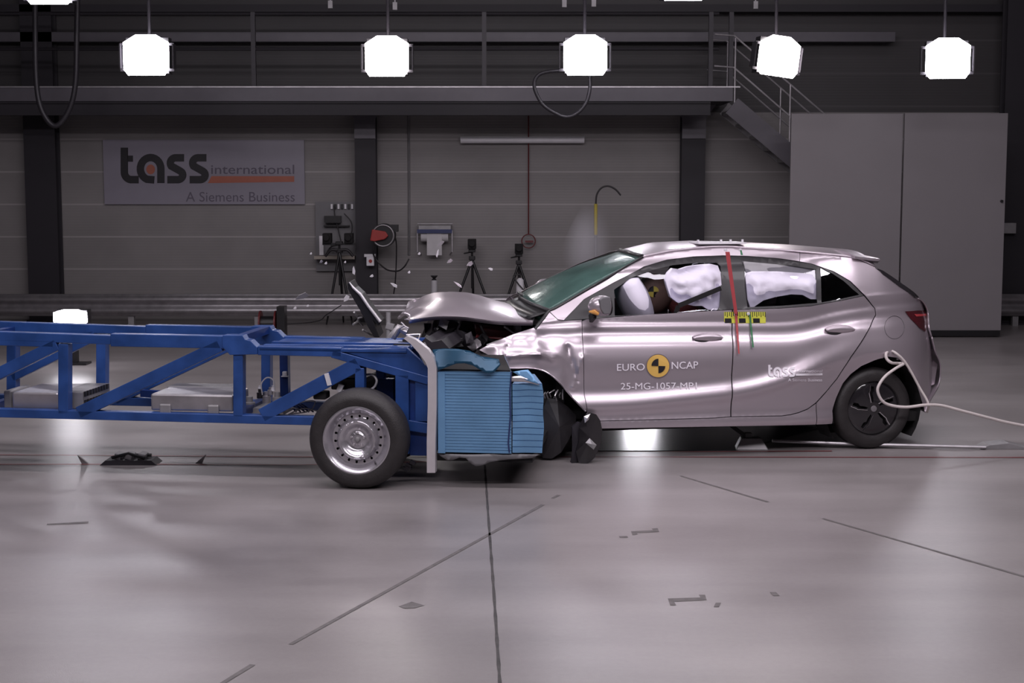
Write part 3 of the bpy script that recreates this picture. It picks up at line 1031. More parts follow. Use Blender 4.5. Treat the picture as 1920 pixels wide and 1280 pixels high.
# second wall-side foreground: tow hardware in the track
q0 = gnd(245, 868)
t = empty('tow_trolley', q0)
bm = BM(); prism(bm, [(-0.2, 0.0), (-0.16, 0.035), (0.17, 0.035), (0.21, 0.0)], 'y', -0.09, 0.09); obj('base_plate', bm, M['dark_steel'], t)
for x in (-0.08, 0.0, 0.09):
    bm = BM(); box(bm, (x, 0, 0.055), (0.05, 0.12, 0.045), Matrix.Rotation(0.25, 3, 'Y')); obj('clamp_block', bm, M['galv_dull'], t, bevel=0.006)
bm = BM(); tube(bm, [(-0.12, -0.06, 0.05), (0.0, -0.05, 0.08), (0.12, -0.06, 0.045)], 0.012); tube(bm, [(-0.1, 0.05, 0.05), (0.14, 0.05, 0.05)], 0.012); obj('hook', bm, M['black'], t, smooth=40)
tag(t, 'small dark tow clamp lying in the floor track below the trolley', 'tow clamp')
for u, v, s, lab in ((146, 869, -1, 'small bent metal fin on the floor, under the low lit floodlight beyond the tow clamp'), (387, 868, 1, 'small bent metal fin on the floor track between tow clamp and wheel')):
    q = gnd(u, v)
    bm = BM(); prism(bm, [(-0.03 * s, 0.0), (0.08 * -s, 0.0), (0.0, 0.065)], 'y', -0.01, 0.01)
    o = obj('track_fin', bm, M['galv_dull']); o.location = q; tag(o, lab, 'fin')

# cast shoe and rods under and behind the car
q = gnd(1410, 843)
t = empty('anchor_block', q)
bm = BM()
lo = [(-0.125, -0.02), (0.125, -0.02), (0.11, 0.16), (-0.11, 0.16)]
hi = [(-0.08, 0.02), (0.075, 0.02), (0.07, 0.12), (-0.075, 0.12)]
va = [bm.verts.new((x, y, 0)) for x, y in lo]; vb = [bm.verts.new((x, y, 0.085)) for x, y in hi]
bm.faces.new(va[::-1]); bm.faces.new(vb)
for i in range(4):
    bm.faces.new((va[i], va[(i + 1) % 4], vb[(i + 1) % 4], vb[i]))
obj('wedge', bm, M['galv_dull'], t, bevel=0.006)
bm = BM(); bar(bm, (-0.02, 0.07, 0.08), (-0.16, 0.12, 0.18), 0.03, 0.03); box(bm, (-0.02, 0.07, 0.1), (0.05, 0.05, 0.04)); obj('latch', bm, M['black'], t)
tag(t, 'grey wedge shaped anchor block on the floor under the car sill', 'block')
bm = BM(); tube(bm, [gnd(1448, 826, 0.05), gnd(1600, 832, 0.035), gnd(1848, 838, 0.02)], 0.014); tag(obj('tow_rod', bm, M['galv'], smooth=40), 'thin bright rod lying on the floor behind the rear wheel', 'rod')
q = gnd(1880, 839)
bm = BM(); prism(bm, [(-0.2, 0.0), (-0.13, 0.035), (0.02, 0.05), (0.22, 0.0)], 'y', -0.08, 0.08)
o = obj('floor_wedge', bm, M['galv_dull'], bevel=0.004); o.location = q; tag(o, 'flat metal wedge on the floor at the end of the rod', 'wedge')

# ============================================================ THE CAR
CF = Frame((2.73, 11.2, 0), 11.0)
car = empty('car', CF.O, CF.ang)
tag(car, 'silver five-door hatchback with a crushed front, pressed against the blue barrier', 'car')
WID = 1.79


def lerp_table(tab, x):
    if x <= tab[0][0]:
        return tab[0][1]
    for (x0, y0), (x1, y1) in zip(tab, tab[1:]):
        if x <= x1:
            return y0 + (y1 - y0) * (x - x0) / (x1 - x0)
    return tab[-1][1]


def smooth_tab(tab, x, h=0.10):
    return sum(w_ * lerp_table(tab, x + k * h / 3) for k, w_ in ((-3, 1), (-2, 2), (-1, 3), (0, 4), (1, 3), (2, 2), (3, 1))) / 16


def tabpx(pts, c=0.02):
    r = [CF.px(u, v, c) for u, v in pts]
    return sorted((p.x, p.z) for p in r)


BELT_PX = [(1057, 601), (1100, 597.5), (1200, 590), (1300, 584), (1370, 580), (1400, 579.5), (1460, 577.5), (1522, 573), (1583, 562), (1620, 554)]
BELT = tabpx(BELT_PX)
BELT = BELT + [(BELT[-1][0] + 0.5, BELT[-1][1] + 0.02)]
CREASE = tabpx([(1000, 622), (1095, 617), (1370, 615), (1500, 616), (1562, 598), (1623, 588), (1700, 583)])
SWOOSH = tabpx([(1100, 762), (1178, 760), (1282, 749), (1371, 740), (1438, 726), (1517, 695), (1580, 668)])
a_fend = CF.px(1092, 650).x
wheel_c = CF.px(1642, 766, 0.03)
FOLDS = []
for p_, q_, wd_, am_ in (((938, 668), (1010, 662), 0.035, 0.030), ((1010, 662), (1034, 672), 0.03, 0.022), ((915, 650), (1000, 632), 0.03, 0.012), ((1066, 650), (1080, 712), 0.016, -0.018),
                         ((1090, 668), (1072, 725), 0.014, 0.012), ((958, 640), (945, 676), 0.02, -0.015)):
    a_, b_ = CF.px(*p_, 0.04), CF.px(*q_, 0.04)
    FOLDS.append(((a_.x, a_.z), (b_.x, b_.z), wd_, am_))


def er(z, zc, s, A):
    return A * s * 0.8862 * (math.erf((z - zc) / s) - math.erf((0.75 - zc) / s))


def sm(x):
    x = max(0.0, min(1.0, x))
    return x * x * (3 - 2 * x)


def body_c(a, z):
    zb = lerp_table(BELT, a)
    zk = smooth_tab(CREASE, a, 0.2)
    zs = smooth_tab(SWOOSH, a, 0.22)
    zz = min(z, zb)
    sw = 1.0 - sm((a + 0.55) / 0.5)
    c = er(zz, zk - 0.075, 0.045, 0.60) + er(zz, zk, 0.012, 0.10) + er(zz, zk + 0.026, 0.016, 0.50)
    c += er(zz, zb - 0.035, 0.02, 0.14) + er(zz, zb - 0.004, 0.01, 0.9)
    c += sw * (er(zz, zs + 0.065, 0.055, 0.42) + er(zz, zs - 0.03, 0.028, -0.42))
    c += er(zz, zk - 0.17, 0.09, 0.22)
    c += er(zz, 0.30, 0.035, 0.30) + er(zz, 0.215, 0.03, -0.6)
    c += 0.05 * max(0, 0.75 - zz) ** 2 * 0
    # rear haunch: rounder and fuller
    hz = sm((a + 0.35) / 0.5)
    c += hz * er(zz, 0.80, 0.16, 0.16)
    if z > zb:
        d = z - zb
        c += 0.40 * d + 0.30 * d * d + 0.8 * max(0.0, d - 0.28) * sm((d - 0.28) / 0.10)
    # plan shape: bumper corners drawn in
    t = max(0.0, (a - 0.05) / 0.52)
    c += 0.30 * min(1.4, t) ** 2.3
    if a < a_fend:
        c += 0.05 * (a_fend - a) ** 2
    # arch lip
    r = math.hypot(a - wheel_c.x, z - wheel_c.z)
    if r < 0.43 and a < 0.45:
        c += (0.43 - r) * 0.30
    # buckled front wing
    k = sm((a_fend + 0.05 - a) / 0.35)
    if k > 0 and z < 1.02:
        q = Vector((a * 3.1 + 4, z * 4.3, 0.3))
        f = abs(noise.noise(q * 0.8)) + 0.25 * abs(noise.noise(q * 1.9))
        c += k * (0.050 * f - 0.008)
        for (ra, rz), (sa, sz), wd_, am in FOLDS:
            dx_, dz_ = sa - ra, sz - rz
            L2 = dx_ * dx_ + dz_ * dz_
            t_ = max(0.0, min(1.0, ((a - ra) * dx_ + (z - rz) * dz_) / L2))
            dd = math.hypot(a - ra - dx_ * t_, z - rz - dz_ * t_)
            c -= am * math.exp(-(dd / wd_) ** 1.5)
        c += 0.035 * k * math.exp(-((a - (a_fend - 0.10)) / 0.035) ** 2 - ((z - 0.66) / 0.16) ** 2)
    return c + 0.012


def P(u, v, dc=0.0):
    """pixel on the near body side -> car coordinates"""
    c = 0.03
    for _ in range(7):
        p = CF.px(u, v, c)
        c = 0.5 * c + 0.5 * body_c(p.x, p.z)
    p = CF.px(u, v, c)
    return Vector((p.x, c + dc, p.z))


def densify(poly, step):
    out = []
    n = len(poly)
    for i in range(n):
        a, b = Vector(poly[i]), Vector(poly[(i + 1) % n])
        k = max(1, int(math.ceil((b - a).length / step)))
        for j in range(k):
            out.append(a + (b - a) * (j / k))
    return out


def inside(p, poly):
    c = False
    n = len(poly)
    j = n - 1
    for i in range(n):
        yi, yj = poly[i][1], poly[j][1]
        if (yi > p[1]) != (yj > p[1]) and p[0] < (poly[j][0] - poly[i][0]) * (p[1] - yi) / (yj - yi) + poly[i][0]:
            c = not c
        j = i
    return c


def edge_dist(p, poly):
    m = 9
    P_ = Vector(p)
    n = len(poly)
    for i in range(n):
        a, b = poly[i], poly[(i + 1) % n]
        ab = b - a
        l2 = ab.length_squared
        t = 0 if l2 == 0 else max(0, min(1, (P_ - a).dot(ab) / l2))
        m = min(m, (P_ - a - ab * t).length)
    return m


def surf_data(poly, cfun, holes=(), da=0.06, dz=0.009, dc=0.0):
    po = densify(poly, 0.03)
    hs = [densify(h, 0.03) for h in holes]
    verts = list(po)
    edges = [(i, (i + 1) % len(po)) for i in range(len(po))]
    for h in hs:
        b = len(verts)
        verts += h
        edges += [(b + i, b + (i + 1) % len(h)) for i in range(len(h))]
    x0, x1 = min(p.x for p in po), max(p.x for p in po)
    y0, y1 = min(p.y for p in po), max(p.y for p in po)
    j = 0
    y = y0
    while y < y1:
        x = x0 + da / 2
        while x < x1:
            q = Vector((x, y))
            if inside(q, po) and not any(inside(q, h) for h in hs):
                if edge_dist(q, po) > 0.006 and all(edge_dist(q, h) > 0.006 for h in hs):
                    verts.append(q)
            x += da
        y += dz
        j += 1
    vo, eo, fo = delaunay_2d_cdt([Vector(v) for v in verts], edges, [], 0, 1e-5)[:3]
    faces = []
    for f in fo:
        cx = sum(vo[i].x for i in f) / 3
        cy = sum(vo[i].y for i in f) / 3
        if inside((cx, cy), po) and not any(inside((cx, cy), h) for h in hs):
            faces.append(f)
    pts = [Vector((v.x, cfun(v.x, v.y) + dc, v.y)) for v in vo]
    return pts, faces


def surf(name, poly, cfun, m, parent, holes=(), thick=0.012, dc=0.0, da=0.06, dz=0.009, mirror=False, smooth=50, data=None, flat=False):
    pts, faces = data or surf_data(poly, cfun, holes, da, dz, dc)
    bm = BM()
    if mirror:
        pts = [Vector((p.x, WID - p.y, p.z)) for p in pts]
    vs = [bm.verts.new(p) for p in pts]
    for f in faces:
        f = [vs[i] for i in f]
        bm.faces.new(f[::-1] if mirror else f)
    for v in [v for v in bm.verts if not v.link_faces]:
        bm.verts.remove(v)
    bmesh.ops.recalc_face_normals(bm, faces=bm.faces)
    s = sum((f.normal.y for f in bm.faces))
    if (s > 0) != mirror:
        for f in bm.faces:
            f.normal_flip()
    # turned-in rim gives the sheet its thickness
    if thick:
        be = [e for e in bm.edges if e.is_boundary]
        r = bmesh.ops.extrude_edge_only(bm, edges=be)
        for g in r['geom']:
            if isinstance(g, bmesh.types.BMVert):
                g.co.y += -thick if mirror else thick
    o = obj(name, bm, m, parent, smooth=smooth)
    return o, (pts, faces)


def pxpoly(pts):
    return [Vector((q.x, q.z)) for q in (P(u, v) for u, v in pts)]


def both(name, px, m, holes=(), **kw):
    poly = pxpoly(px)
    hs = [pxpoly(h) for h in holes]
    cf = kw.pop('cf', body_c)
    parent = kw.pop('parent', car)
    o, d = surf(name, poly, cf, m, parent, hs, **kw)
    kw2 = {k: v for k, v in kw.items() if k in ('thick', 'smooth')}
    pts, faces = d
    o2, _ = surf(name, poly, cf, m, parent, mirror=True, data=(pts, faces), **kw2)
    return o, o2


front_glass = [(1152, 543), (1185, 520), (1225, 505.5), (1262, 497), (1300, 493), (1325, 491.5), (1343, 492.5), (1351, 498), (1353, 510), (1351, 560), (1350, 575), (1346, 582), (1250, 587), (1153, 592)]
rear_glass = [(1395, 492), (1440, 494), (1480, 497.5), (1530, 505), (1533, 568), (1470, 573), (1402, 576), (1397, 540)]
quarter_glass = [(1539, 501), (1562, 513), (1583, 527), (1601, 543.6), (1612, 552.5), (1575, 561), (1541, 567)]
DLO = [(1057, 600.5)] + BELT_PX[1:] + [(1593, 527), (1562, 509), (1522, 495), (1461, 484.5), (1400, 480), (1357, 479), (1300, 481), (1250, 487), (1207, 500), (1150, 530), (1095, 561)]
both('door_front', [(1091.5, 602.5), (1100, 598.5), (1200, 591), (1300, 585), (1372.5, 581), (1373, 640), (1371, 700), (1369.3, 780.3), (1334, 783), (1200, 786.5), (1102, 789), (1101, 766), (1096, 740), (1094, 660)], M['paint'])
both('door_rear', [(1375, 581), (1400, 580.5), (1460, 578.5), (1522, 574), (1583, 563), (1620, 555), (1639.5, 578), (1641.2, 590), (1633, 606.5), (1618, 634.5), (1594.5, 669), (1568.5, 709.5), (1549, 733), (1529.5, 754.3), (1514, 765.8), (1497.5, 772.5), (1482, 776.4), (1465, 778.7), (1371.5, 780.5), (1373.2, 700), (1375, 640)], M['paint'])
both('sill', [(1102, 790.5), (1200, 788), (1334, 784.5), (1370, 781.8), (1465, 780.2), (1482.5, 778), (1498, 774.3), (1514.5, 767.6), (1529.5, 757), (1529.5, 795.5), (1360, 799), (1126, 803), (1102, 804)], M['paint'])
both('quarter_panel', [(1500, 472.8), (1542, 477), (1603, 484.5), (1641, 501), (1652, 509), (1690, 536), (1721, 559), (1731, 565), (1740, 584), (1742, 612), (1747, 631), (1754, 659), (1763, 684), (1760, 722), (1744, 751), (1735, 773), (1733, 762), (1721.6, 729), (1704, 691), (1684, 670.6), (1665, 668), (1642.5, 674), (1615, 686), (1595, 701), (1580.6, 718), (1568, 745), (1560.5, 770), (1560, 794), (1531, 795.5), (1531, 756), (1550.5, 734.5), (1569.8, 711), (1596.3, 670.5), (1620, 636), (1634.6, 607.8), (1643, 591), (1641, 577.5), (1621.5, 553), (1594.5, 526.5), (1563, 508), (1522, 494), (1500, 490)], M['paint'])
both('roof_rail', [(1029, 582), (1045, 576), (1100, 544), (1150, 515), (1205, 482.5), (1235, 476.5), (1265, 471), (1325, 465), (1370, 464), (1400, 466), (1470, 470.4), (1499, 472.7), (1499, 489.7), (1461, 484), (1400, 479.5), (1357, 478.5), (1300, 480.5), (1250, 486.5), (1207, 499.5), (1150, 529.5), (1095, 560.5), (1057, 600), (1046, 598.5)], M['paint'], da=0.018, dz=0.012)
both('wing', [(1010, 610), (1028, 583), (1045.5, 599.5), (1057, 601.5), (1091, 599.5), (1090.5, 603), (1092.8, 660), (1095, 740), (1100, 767), (1099.5, 772), (1068, 738.5), (1046, 713), (1021, 695.5), (996, 689), (965, 689.5), (941, 687), (934, 675), (899, 656), (915, 647), (959, 628), (1008, 612)], M['paint'], da=0.022, smooth=35)
both('pillar_trim', [(1034, 584), (1047, 578), (1100, 546), (1150, 518), (1206, 485), (1265, 474), (1325, 468), (1400, 469), (1470, 473), (1540, 480), (1600, 488), (1632, 500), (1640, 520), (1640, 552), (1622, 552), (1594, 526), (1562, 508), (1522, 494), (1461, 483.5), (1400, 479), (1357, 478), (1300, 480), (1250, 486), (1207, 499), (1150, 529), (1095, 560), (1057, 599)], M['headliner'], dc=0.02, dz=0.04)
both('window_surround', DLO, M['trim_dark'], holes=[front_glass, rear_glass, quarter_glass], dc=0.006, dz=0.03)
for nm, g, m_ in (('front_window', front_glass, 'glass'), ('rear_window', rear_glass, 'glass'), ('quarter_window', quarter_glass, 'glass_dark')):
    both(nm, g, M[m_], dc=0.014, thick=0.0, dz=0.04)


# ---- roof
roof_near_px = [(1205, 482.5), (1235, 476.5), (1265, 471), (1325, 465), (1370, 464), (1400, 466), (1470, 470.4), (1542, 477), (1603, 484.5), (1641, 501)]
RC = sorted((p.x, p.z) for p in (CF.px(u, v, WID / 2) for u, v in [(1160, 476), (1170, 471), (1225, 457.5), (1305, 454), (1375, 455.5), (1481, 461), (1583, 469.5), (1623, 478), (1647, 487)]))
near = spline([P(u, v) for u, v in roof_near_px], 4)
NT = 24


def across(pn, zc, bow, pw=2.4, k=0.0):
    row = []
    for j in range(NT + 1):
        t = 2 * j / NT - 1
        w_ = 1 - abs(t) ** 2
        row.append(Vector((pn.x - bow * w_ + k * j / NT, pn.y + (WID - 2 * pn.y) * j / NT, zc - (zc - pn.z) * abs(t) ** pw)))
    return row


rows = []
for i, p in enumerate(near):
    f = i / (len(near) - 1)
    bow = 0.06 * (1 - f) ** 3 - 0.04 * f ** 3
    rows.append(across(p, lerp_table(RC, p.x - bow * 0.5), bow, 2.4, 0.10 * (1 - f) ** 3))
header = rows[0]
bm = loft(BM(), [[q + Vector((0.01, 0, -0.035)) for q in r] for r in rows]); obj('headliner', bm, M['headliner'], car, smooth=60)
bm = loft(BM(), [r for r in rows])
o = obj('roof', bm, M['paint'], car, smooth=60); solid(o, 0.01)
# thin seam cover of the roof along the near rail
bm = BM(); tube(bm, [p + Vector((0, 0.02, 0.004)) for p in near], 0.006, 6); obj('roof_seam', bm, M['trim_dark'], car)

# ---- windscreen, from the cowl to the roof header
ws_near = spline([P(u, v) for u, v in [(1030, 583), (1047, 575), (1100, 544), (1150, 515), (1205, 482.5)]], 5)
rows = []
n_ = len(ws_near)
zhc = header[NT // 2].z - header[0].z
for i, p in enumerate(ws_near):
    f = i / (n_ - 1)
    bow = 0.12 * (1 - f) + 0.06 * f + 0.05 * math.sin(PI * f)
    zc = p.z + 0.03 * (1 - f) + zhc * f + 0.03 * math.sin(PI * f)
    r = across(p, zc, bow, 2.2, 0.14 * (1 - f) + 0.10 * f)
    for j, q in enumerate(r):
        e = min(j, NT - j) / NT * 2
        q.z += 0.012 * e * noise.noise(Vector((q.x * 4, q.y * 3, 1)))
    rows.append(r)
bm = loft(BM(), rows)
o = obj('windscreen', bm, M['windscreen'], car, smooth=70); solid(o, 0.006)
bm = BM()
tube(bm, [q + Vector((-0.002, 0, 0.004)) for q in rows[0]], 0.014, 6); tube(bm, [r[0] + Vector((0, -0.0, 0.004)) for r in rows], 0.010, 6)
tube(bm, [r[-1] + Vector((0, 0, 0.004)) for r in rows], 0.010, 6); tube(bm, [q + Vector((-0.004, 0, 0.006)) for q in rows[-1]], 0.02, 6)
obj('windscreen_seal', bm, M['trim_dark'], car, smooth=60)
cowl = rows[0]
# black cowl shelf in front of the glass
bm = loft(BM(), [[q + Vector((-0.01, 0, -0.005)) for q in cowl], [q + Vector((-0.16, 0, -0.05)) for q in cowl]])
o = obj('cowl', bm, M['black'], car, smooth=50); solid(o, 0.01)
bm = BM(); tube(bm, spline([CF.px(1032, 577, 0.35), CF.px(1005, 566, 0.6), CF.px(985, 556, 0.9), CF.px(972, 548, 1.1)], 5), 0.012); tube(bm, [CF.px(1030, 572, 0.5), CF.px(1000, 555, 0.9)], 0.009)
obj('wiper', bm, M['black'], car, smooth=50)

# ---- bonnet, buckled upwards
hood_px = [(1024, 585), (999, 604), (960, 603.5), (927.5, 601.5), (895, 597.5), (865, 594), (830, 593), (802.5, 595), (780, 600)]
hn = spline([CF.px(u, v, 0.10) for u, v in hood_px[1:]], 5)
crown = [(0.0, 0.03), (0.2, 0.07), (0.45, 0.105), (0.7, 0.10), (0.9, 0.07), (1.0, 0.05)]
rows = []
NH = len(hn)
for i, p in enumerate(hn):
    f = i / (NH - 1)
    cr = lerp_table(crown, f)
    row = []
    for j in range(37):
        t = 2 * j / 36 - 1
        w_ = 1 - abs(t) ** 2.6
        bow = (-0.10 * (1 - f) ** 2 + 0.05 * f ** 4) * (1 - t * t) - (0.10 + 0.20 * f * f) * j / 36
        q = Vector((p.x - bow, p.y + (WID - 0.2) * j / 36, p.z + cr * w_))
        edge = sm(min(j, 36 - j) / 5)
        cm = 0.005 + 0.02 * f ** 3
        q.z += edge * cm * noise.noise(Vector((q.x * 5, q.y * 2.4, 2.0))) * 1.5
        q.z += 0.008 * edge * math.exp(-((f - 0.33) / 0.10) ** 2)
        if f > 0.78:
            q.x -= (f - 0.78) * 0.55 * (1 - t * t)
            q.z -= (f - 0.78) * 0.25 * (1 - t * t)
        if f > 0.86:
            q.z += (f - 0.86) * (0.5 * noise.noise(Vector((q.y * 3.2, 5, 1))) - 0.12) * edge
            q.x += (f - 0.86) * 0.7 * noise.noise(Vector((q.y * 3.5, 9, 1)))
        row.append(q)
    rows.append(row)
lip0 = [[r[0] + Vector((0, 0.02, -0.022)) ] for r in rows]
for r in rows:
    r.insert(0, r[0] + Vector((0, 0.015, -0.02)))
    r.append(r[-1] + Vector((0, -0.015, -0.02)))
bm = loft(BM(), rows)
bmesh.ops.recalc_face_normals(bm, faces=bm.faces)
o = obj('bonnet', bm, M['paint'], car, smooth=60); solid(o, 0.008, 1)
# hinge gap
bm = BM(); tube(bm, spline([P(1030, 581), P(1022, 592), P(1011, 606), P(1003, 616)], 4), 0.012, 6); obj('bonnet_seal', bm, M['black'], car, smooth=50)

# ---- tail: rear glass, tailgate, bumper skin
def tail(name, pxs, m, bulge, inset=0.0, thick=0.01):
    nn = spline([P(u, v) for u, v in pxs], 4)
    rows = []
    for i, p in enumerate(nn):
        row = []
        for j in range(NT + 1):
            t = 2 * j / NT - 1
            row.append(Vector((p.x + bulge * (1 - abs(t) ** 2.2), p.y + inset + (WID - 2 * p.y - 2 * inset) * j / NT, p.z)))
        rows.append(row)
    bm = loft(BM(), rows)
    o = obj(name, bm, m, car, smooth=60)
    solid(o, thick, 0)
    return rows


tail('rear_screen', [(1641, 501), (1652, 509), (1690, 536), (1721, 559)], M['black_gloss'], 0.07)
tail('tailgate', [(1721, 559), (1731, 565), (1740, 584), (1742, 612), (1747, 631)], M['paint'], 0.05)
tail('rear_bumper', [(1747.5, 632), (1754, 659), (1763, 684), (1760, 722), (1744, 751), (1735, 773)], M['paint'], 0.06)
bm = BM()
sp = [CF.px(u, v, 0.33) for u, v in [(1585, 470.5), (1623, 477.6), (1647, 484), (1648, 490), (1644, 494.5), (1625, 492), (1600, 486), (1585, 482)]]
secs = []
for c, sc in ((0.24, 0.35), (0.30, 0.85), (0.45, 1.0), (0.9, 1.03), (1.34, 1.0), (1.49, 0.85), (1.55, 0.35)):
    m0 = sum(sp, Vector()) / len(sp)
    secs.append([Vector((m0.x + (q.x - m0.x) * (0.6 + 0.4 * sc), c, m0.z + (q.z - m0.z) * sc)) for q in sp])
bm = loft(BM(), secs, closed=True)
bm.faces.new([v for v in list(bm.verts)[:8]]); bm.faces.new([v for v in list(bm.verts)[-8:]][::-1])
bmesh.ops.recalc_face_normals(bm, faces=bm.faces)
obj('roof_spoiler', bm, M['paint'], car, smooth=45)
# side blade of the rear screen
both('screen_blade', [(1645, 503), (1655, 507), (1692, 532), (1724, 556), (1728, 563), (1716, 558), (1685, 536), (1655, 514)], M['black_gloss'], dc=-0.006, thick=0.02)
# lamps
tl, tl2 = both('tail_lamp', [(1697.5, 583.5), (1722, 582), (1744.5, 582), (1746, 590), (1743.5, 612.6), (1736, 622), (1725, 615), (1708, 598)], M['lamp_red'], dc=-0.008, thick=0.03)
both('reflector_strip', [(1713, 588), (1742, 587.5), (1741.5, 592), (1717, 592.5)], M['lamp_red_light'], dc=-0.011, thick=0.0, parent=tl) if False else None
poly = pxpoly([(1714, 588.5), (1742, 588), (1741.5, 592), (1718, 593)])
surf('reflector_strip', poly, body_c, M['lamp_red_light'], tl, thick=0.0, dc=-0.0105)

# ---- underside and firewall added as black plates to block light; wheel wells
bm = BM(); bx(bm, -2.3, 0.42, 0.12, WID - 0.12, 0.2, 0.27); obj('underbody_light_block', bm, M['black_matt'], car)
bm = BM(); bx(bm, -2.42, -2.36, 0.16, WID - 0.16, 0.25, 1.02); obj('firewall_light_block', bm, M['black_matt'], car)
for y0, y1 in ((0.07, 0.34), (WID - 0.34, WID - 0.07)):
    bm = BM()
    ring = [(wheel_c.x + 0.385 * math.cos(math.radians(a)), wheel_c.z + 0.395 * math.sin(math.radians(a))) for a in range(-35, 216, 10)]
    loft(bm, [[(x, y0, z) for x, z in ring], [(x, y1, z) for x, z in ring]])
    yy = y1 if y0 < 0.5 else y0
    bm.faces.new([bm.verts.new((x, yy, z)) for x, z in ring])
    obj('wheel_well', bm, M['black_matt'], car)

# ---- rear wheels
RR = 0.312


def car_wheel(cx, cy, side, name, rx=0.0):
    """side=-1: outer face towards -y"""
    s = side
    bm = BM()
    lathe(bm, [(0.205, s * 0.0), (0.212, s * 0.012), (0.23, s * 0.018), (0.262, s * 0.02), (0.290, s * 0.010), (0.305, -s * 0.015), (RR, -s * 0.04), (RR, -s * 0.15), (0.303, -s * 0.18), (0.28, -s * 0.195), (0.21, -s * 0.19), (0.205, -s * 0.10), (0.205, 0.0)], (0, 0, 0), 64, close=False)
    tyre = obj(name, bm, M['rubber'], car, smooth=40)
    tyre.location = (cx, cy, RR)
    bm = BM(); lathe(bm, [(0.01, -s * 0.03), (0.205, -s * 0.03)], n=40, close=False); obj('inner_rim', bm, M['black_matt'], tyre)
    # cover with five crooked slots
    outer = [Vector((0.206 * math.cos(2 * PI * k / 72), 0.206 * math.sin(2 * PI * k / 72))) for k in range(72)]
    slot = [(.045, -.004), (.085, -.013), (.112, -.012), (.128, -.030), (.165, -.034), (.172, -.012), (.14, -.004), (.125, .006), (.10, .007), (.06, .006)]
    hs = []
    for k in range(5):
        a = math.radians(90 + 12 + 72 * k)
        hs.append([Vector((x * math.cos(a) - y * math.sin(a), x * math.sin(a) + y * math.cos(a))) for x, y in slot])
    cf = lambda x, z: s * (0.012 - 0.25 * (x * x + z * z) - 0.010 * sm((math.hypot(x, z) - 0.185) / 0.02))
    pts, faces = surf_data(outer, cf, hs, 0.02, 0.02)
    bm = BM(); vs = [bm.verts.new(p) for p in pts]
    for f in faces:
        bm.faces.new([vs[i] for i in f])
    be = [e for e in bm.edges if e.is_boundary]
    r = bmesh.ops.extrude_edge_only(bm, edges=be)
    for g in r['geom']:
        if isinstance(g, bmesh.types.BMVert):
            g.co.y -= s * 0.02
    bmesh.ops.recalc_face_normals(bm, faces=bm.faces)
    obj('wheel_cover', bm, M['black_gloss'], tyre, smooth=35)
    bm = BM()
    for k in range(5):
        a = math.radians(90 + 12 + 72 * k)
        e = [(.05, .012), (.10, .013), (.128, .014), (.145, .006), (.185, -.004)]
        tube(bm, [Vector((x * math.cos(a) - y * math.sin(a), cf(x, y), x * math.sin(a) + y * math.cos(a))) for x, y in e], 0.0045, 6)
    obj('cover_ridge', bm, M['chrome'], tyre, smooth=50)
    bm = BM(); lathe(bm, [(0.001, s * 0.018), (0.022, s * 0.016), (0.026, s * 0.008)], n=24, close=False); obj('hub_cap', bm, M['mirror'], tyre, smooth=40)
    return tyre


car_wheel(wheel_c.x, 0.075, -1, 'rear_wheel')
car_wheel(wheel_c.x, WID - 0.075, 1, 'rear_wheel')
# far front wheel, still standing
fw = CF.px(1060, 790, 0.2)
car_wheel(fw.x + 0.05, WID - 0.2, 1, 'front_wheel')

# ---- wrecked near front corner
bm = BM()
q = CF.px(1050, 800, 0.35)
lathe(bm, [(0.19, -0.09), (0.25, -0.1), (0.29, -0.08), (0.30, 0.0), (0.29, 0.08), (0.25, 0.1), (0.19, 0.09)], (0, 0, 0), 40, close=False)
o = obj('front_wheel', bm, M['rubber'], car, smooth=40); o.location = (q.x + 0.02, 0.42, 0.30); o.rotation_euler = (0, 0.0, 0.5)


def shard(name, px, c, m, th=0.02, lean=0.0, bend=0.0, bev=0.006, parent=None):
    """bent plate cut to an outline, standing at inward distance c"""
    parent = parent or car
    pts = [CF.px(u, v, c) for u, v in px]
    z0 = sum(p.z for p in pts) / len(pts)
    x0 = sum(p.x for p in pts) / len(pts)
    bm = BM()
    vs = [bm.verts.new((p.x, p.y + lean * (p.z - z0) + bend * abs(p.x - x0), p.z)) for p in pts]
    cv = bm.verts.new((x0, c - bend * 0.05 - 0.012, z0))
    n = len(vs)
    for i in range(n):
        bm.faces.new((vs[i], vs[(i + 1) % n], cv))
    bmesh.ops.recalc_face_normals(bm, faces=bm.faces)
    o = obj(name, bm, m, parent)
    solid(o, th, 0)
    return o


def lathe_disc(*a):
    pass


shard('wheel_arch_liner', [(1018, 858), (1019, 800), (1023, 765), (1030, 748), (1046, 750), (1066, 765), (1081, 781), (1080, 795), (1066, 822), (1050, 846), (1034, 858)], 0.10, M['mirror'] if False else M['trim_dark'], 0.03, 0.15, 0.3)
shard('broken_wheel_trim', [(1096, 778), (1104, 772), (1114, 776), (1122, 788), (1126, 806), (1124, 832), (1114, 856), (1099, 871), (1088, 866), (1084, 846), (1090, 824), (1088, 800)], -0.09, M['black_gloss'], 0.05, -0.1, 0.3)
shard('suspension_arm', [(1072, 800), (1084, 790), (1100, 800), (1088, 830), (1080, 868), (1070, 869), (1074, 835)], -0.03, M['dark_steel'], 0.05)
shard('trim_splinter', [(1098, 830), (1106, 822), (1118, 834), (1112, 842)], -0.15, M['galv_dull'], 0.008, 0.3)
shard('trim_splinter', [(1095, 781), (1107, 776), (1103, 786), (1096, 792)], -0.15, M['alu'], 0.008, 0.3)
bm = BM()
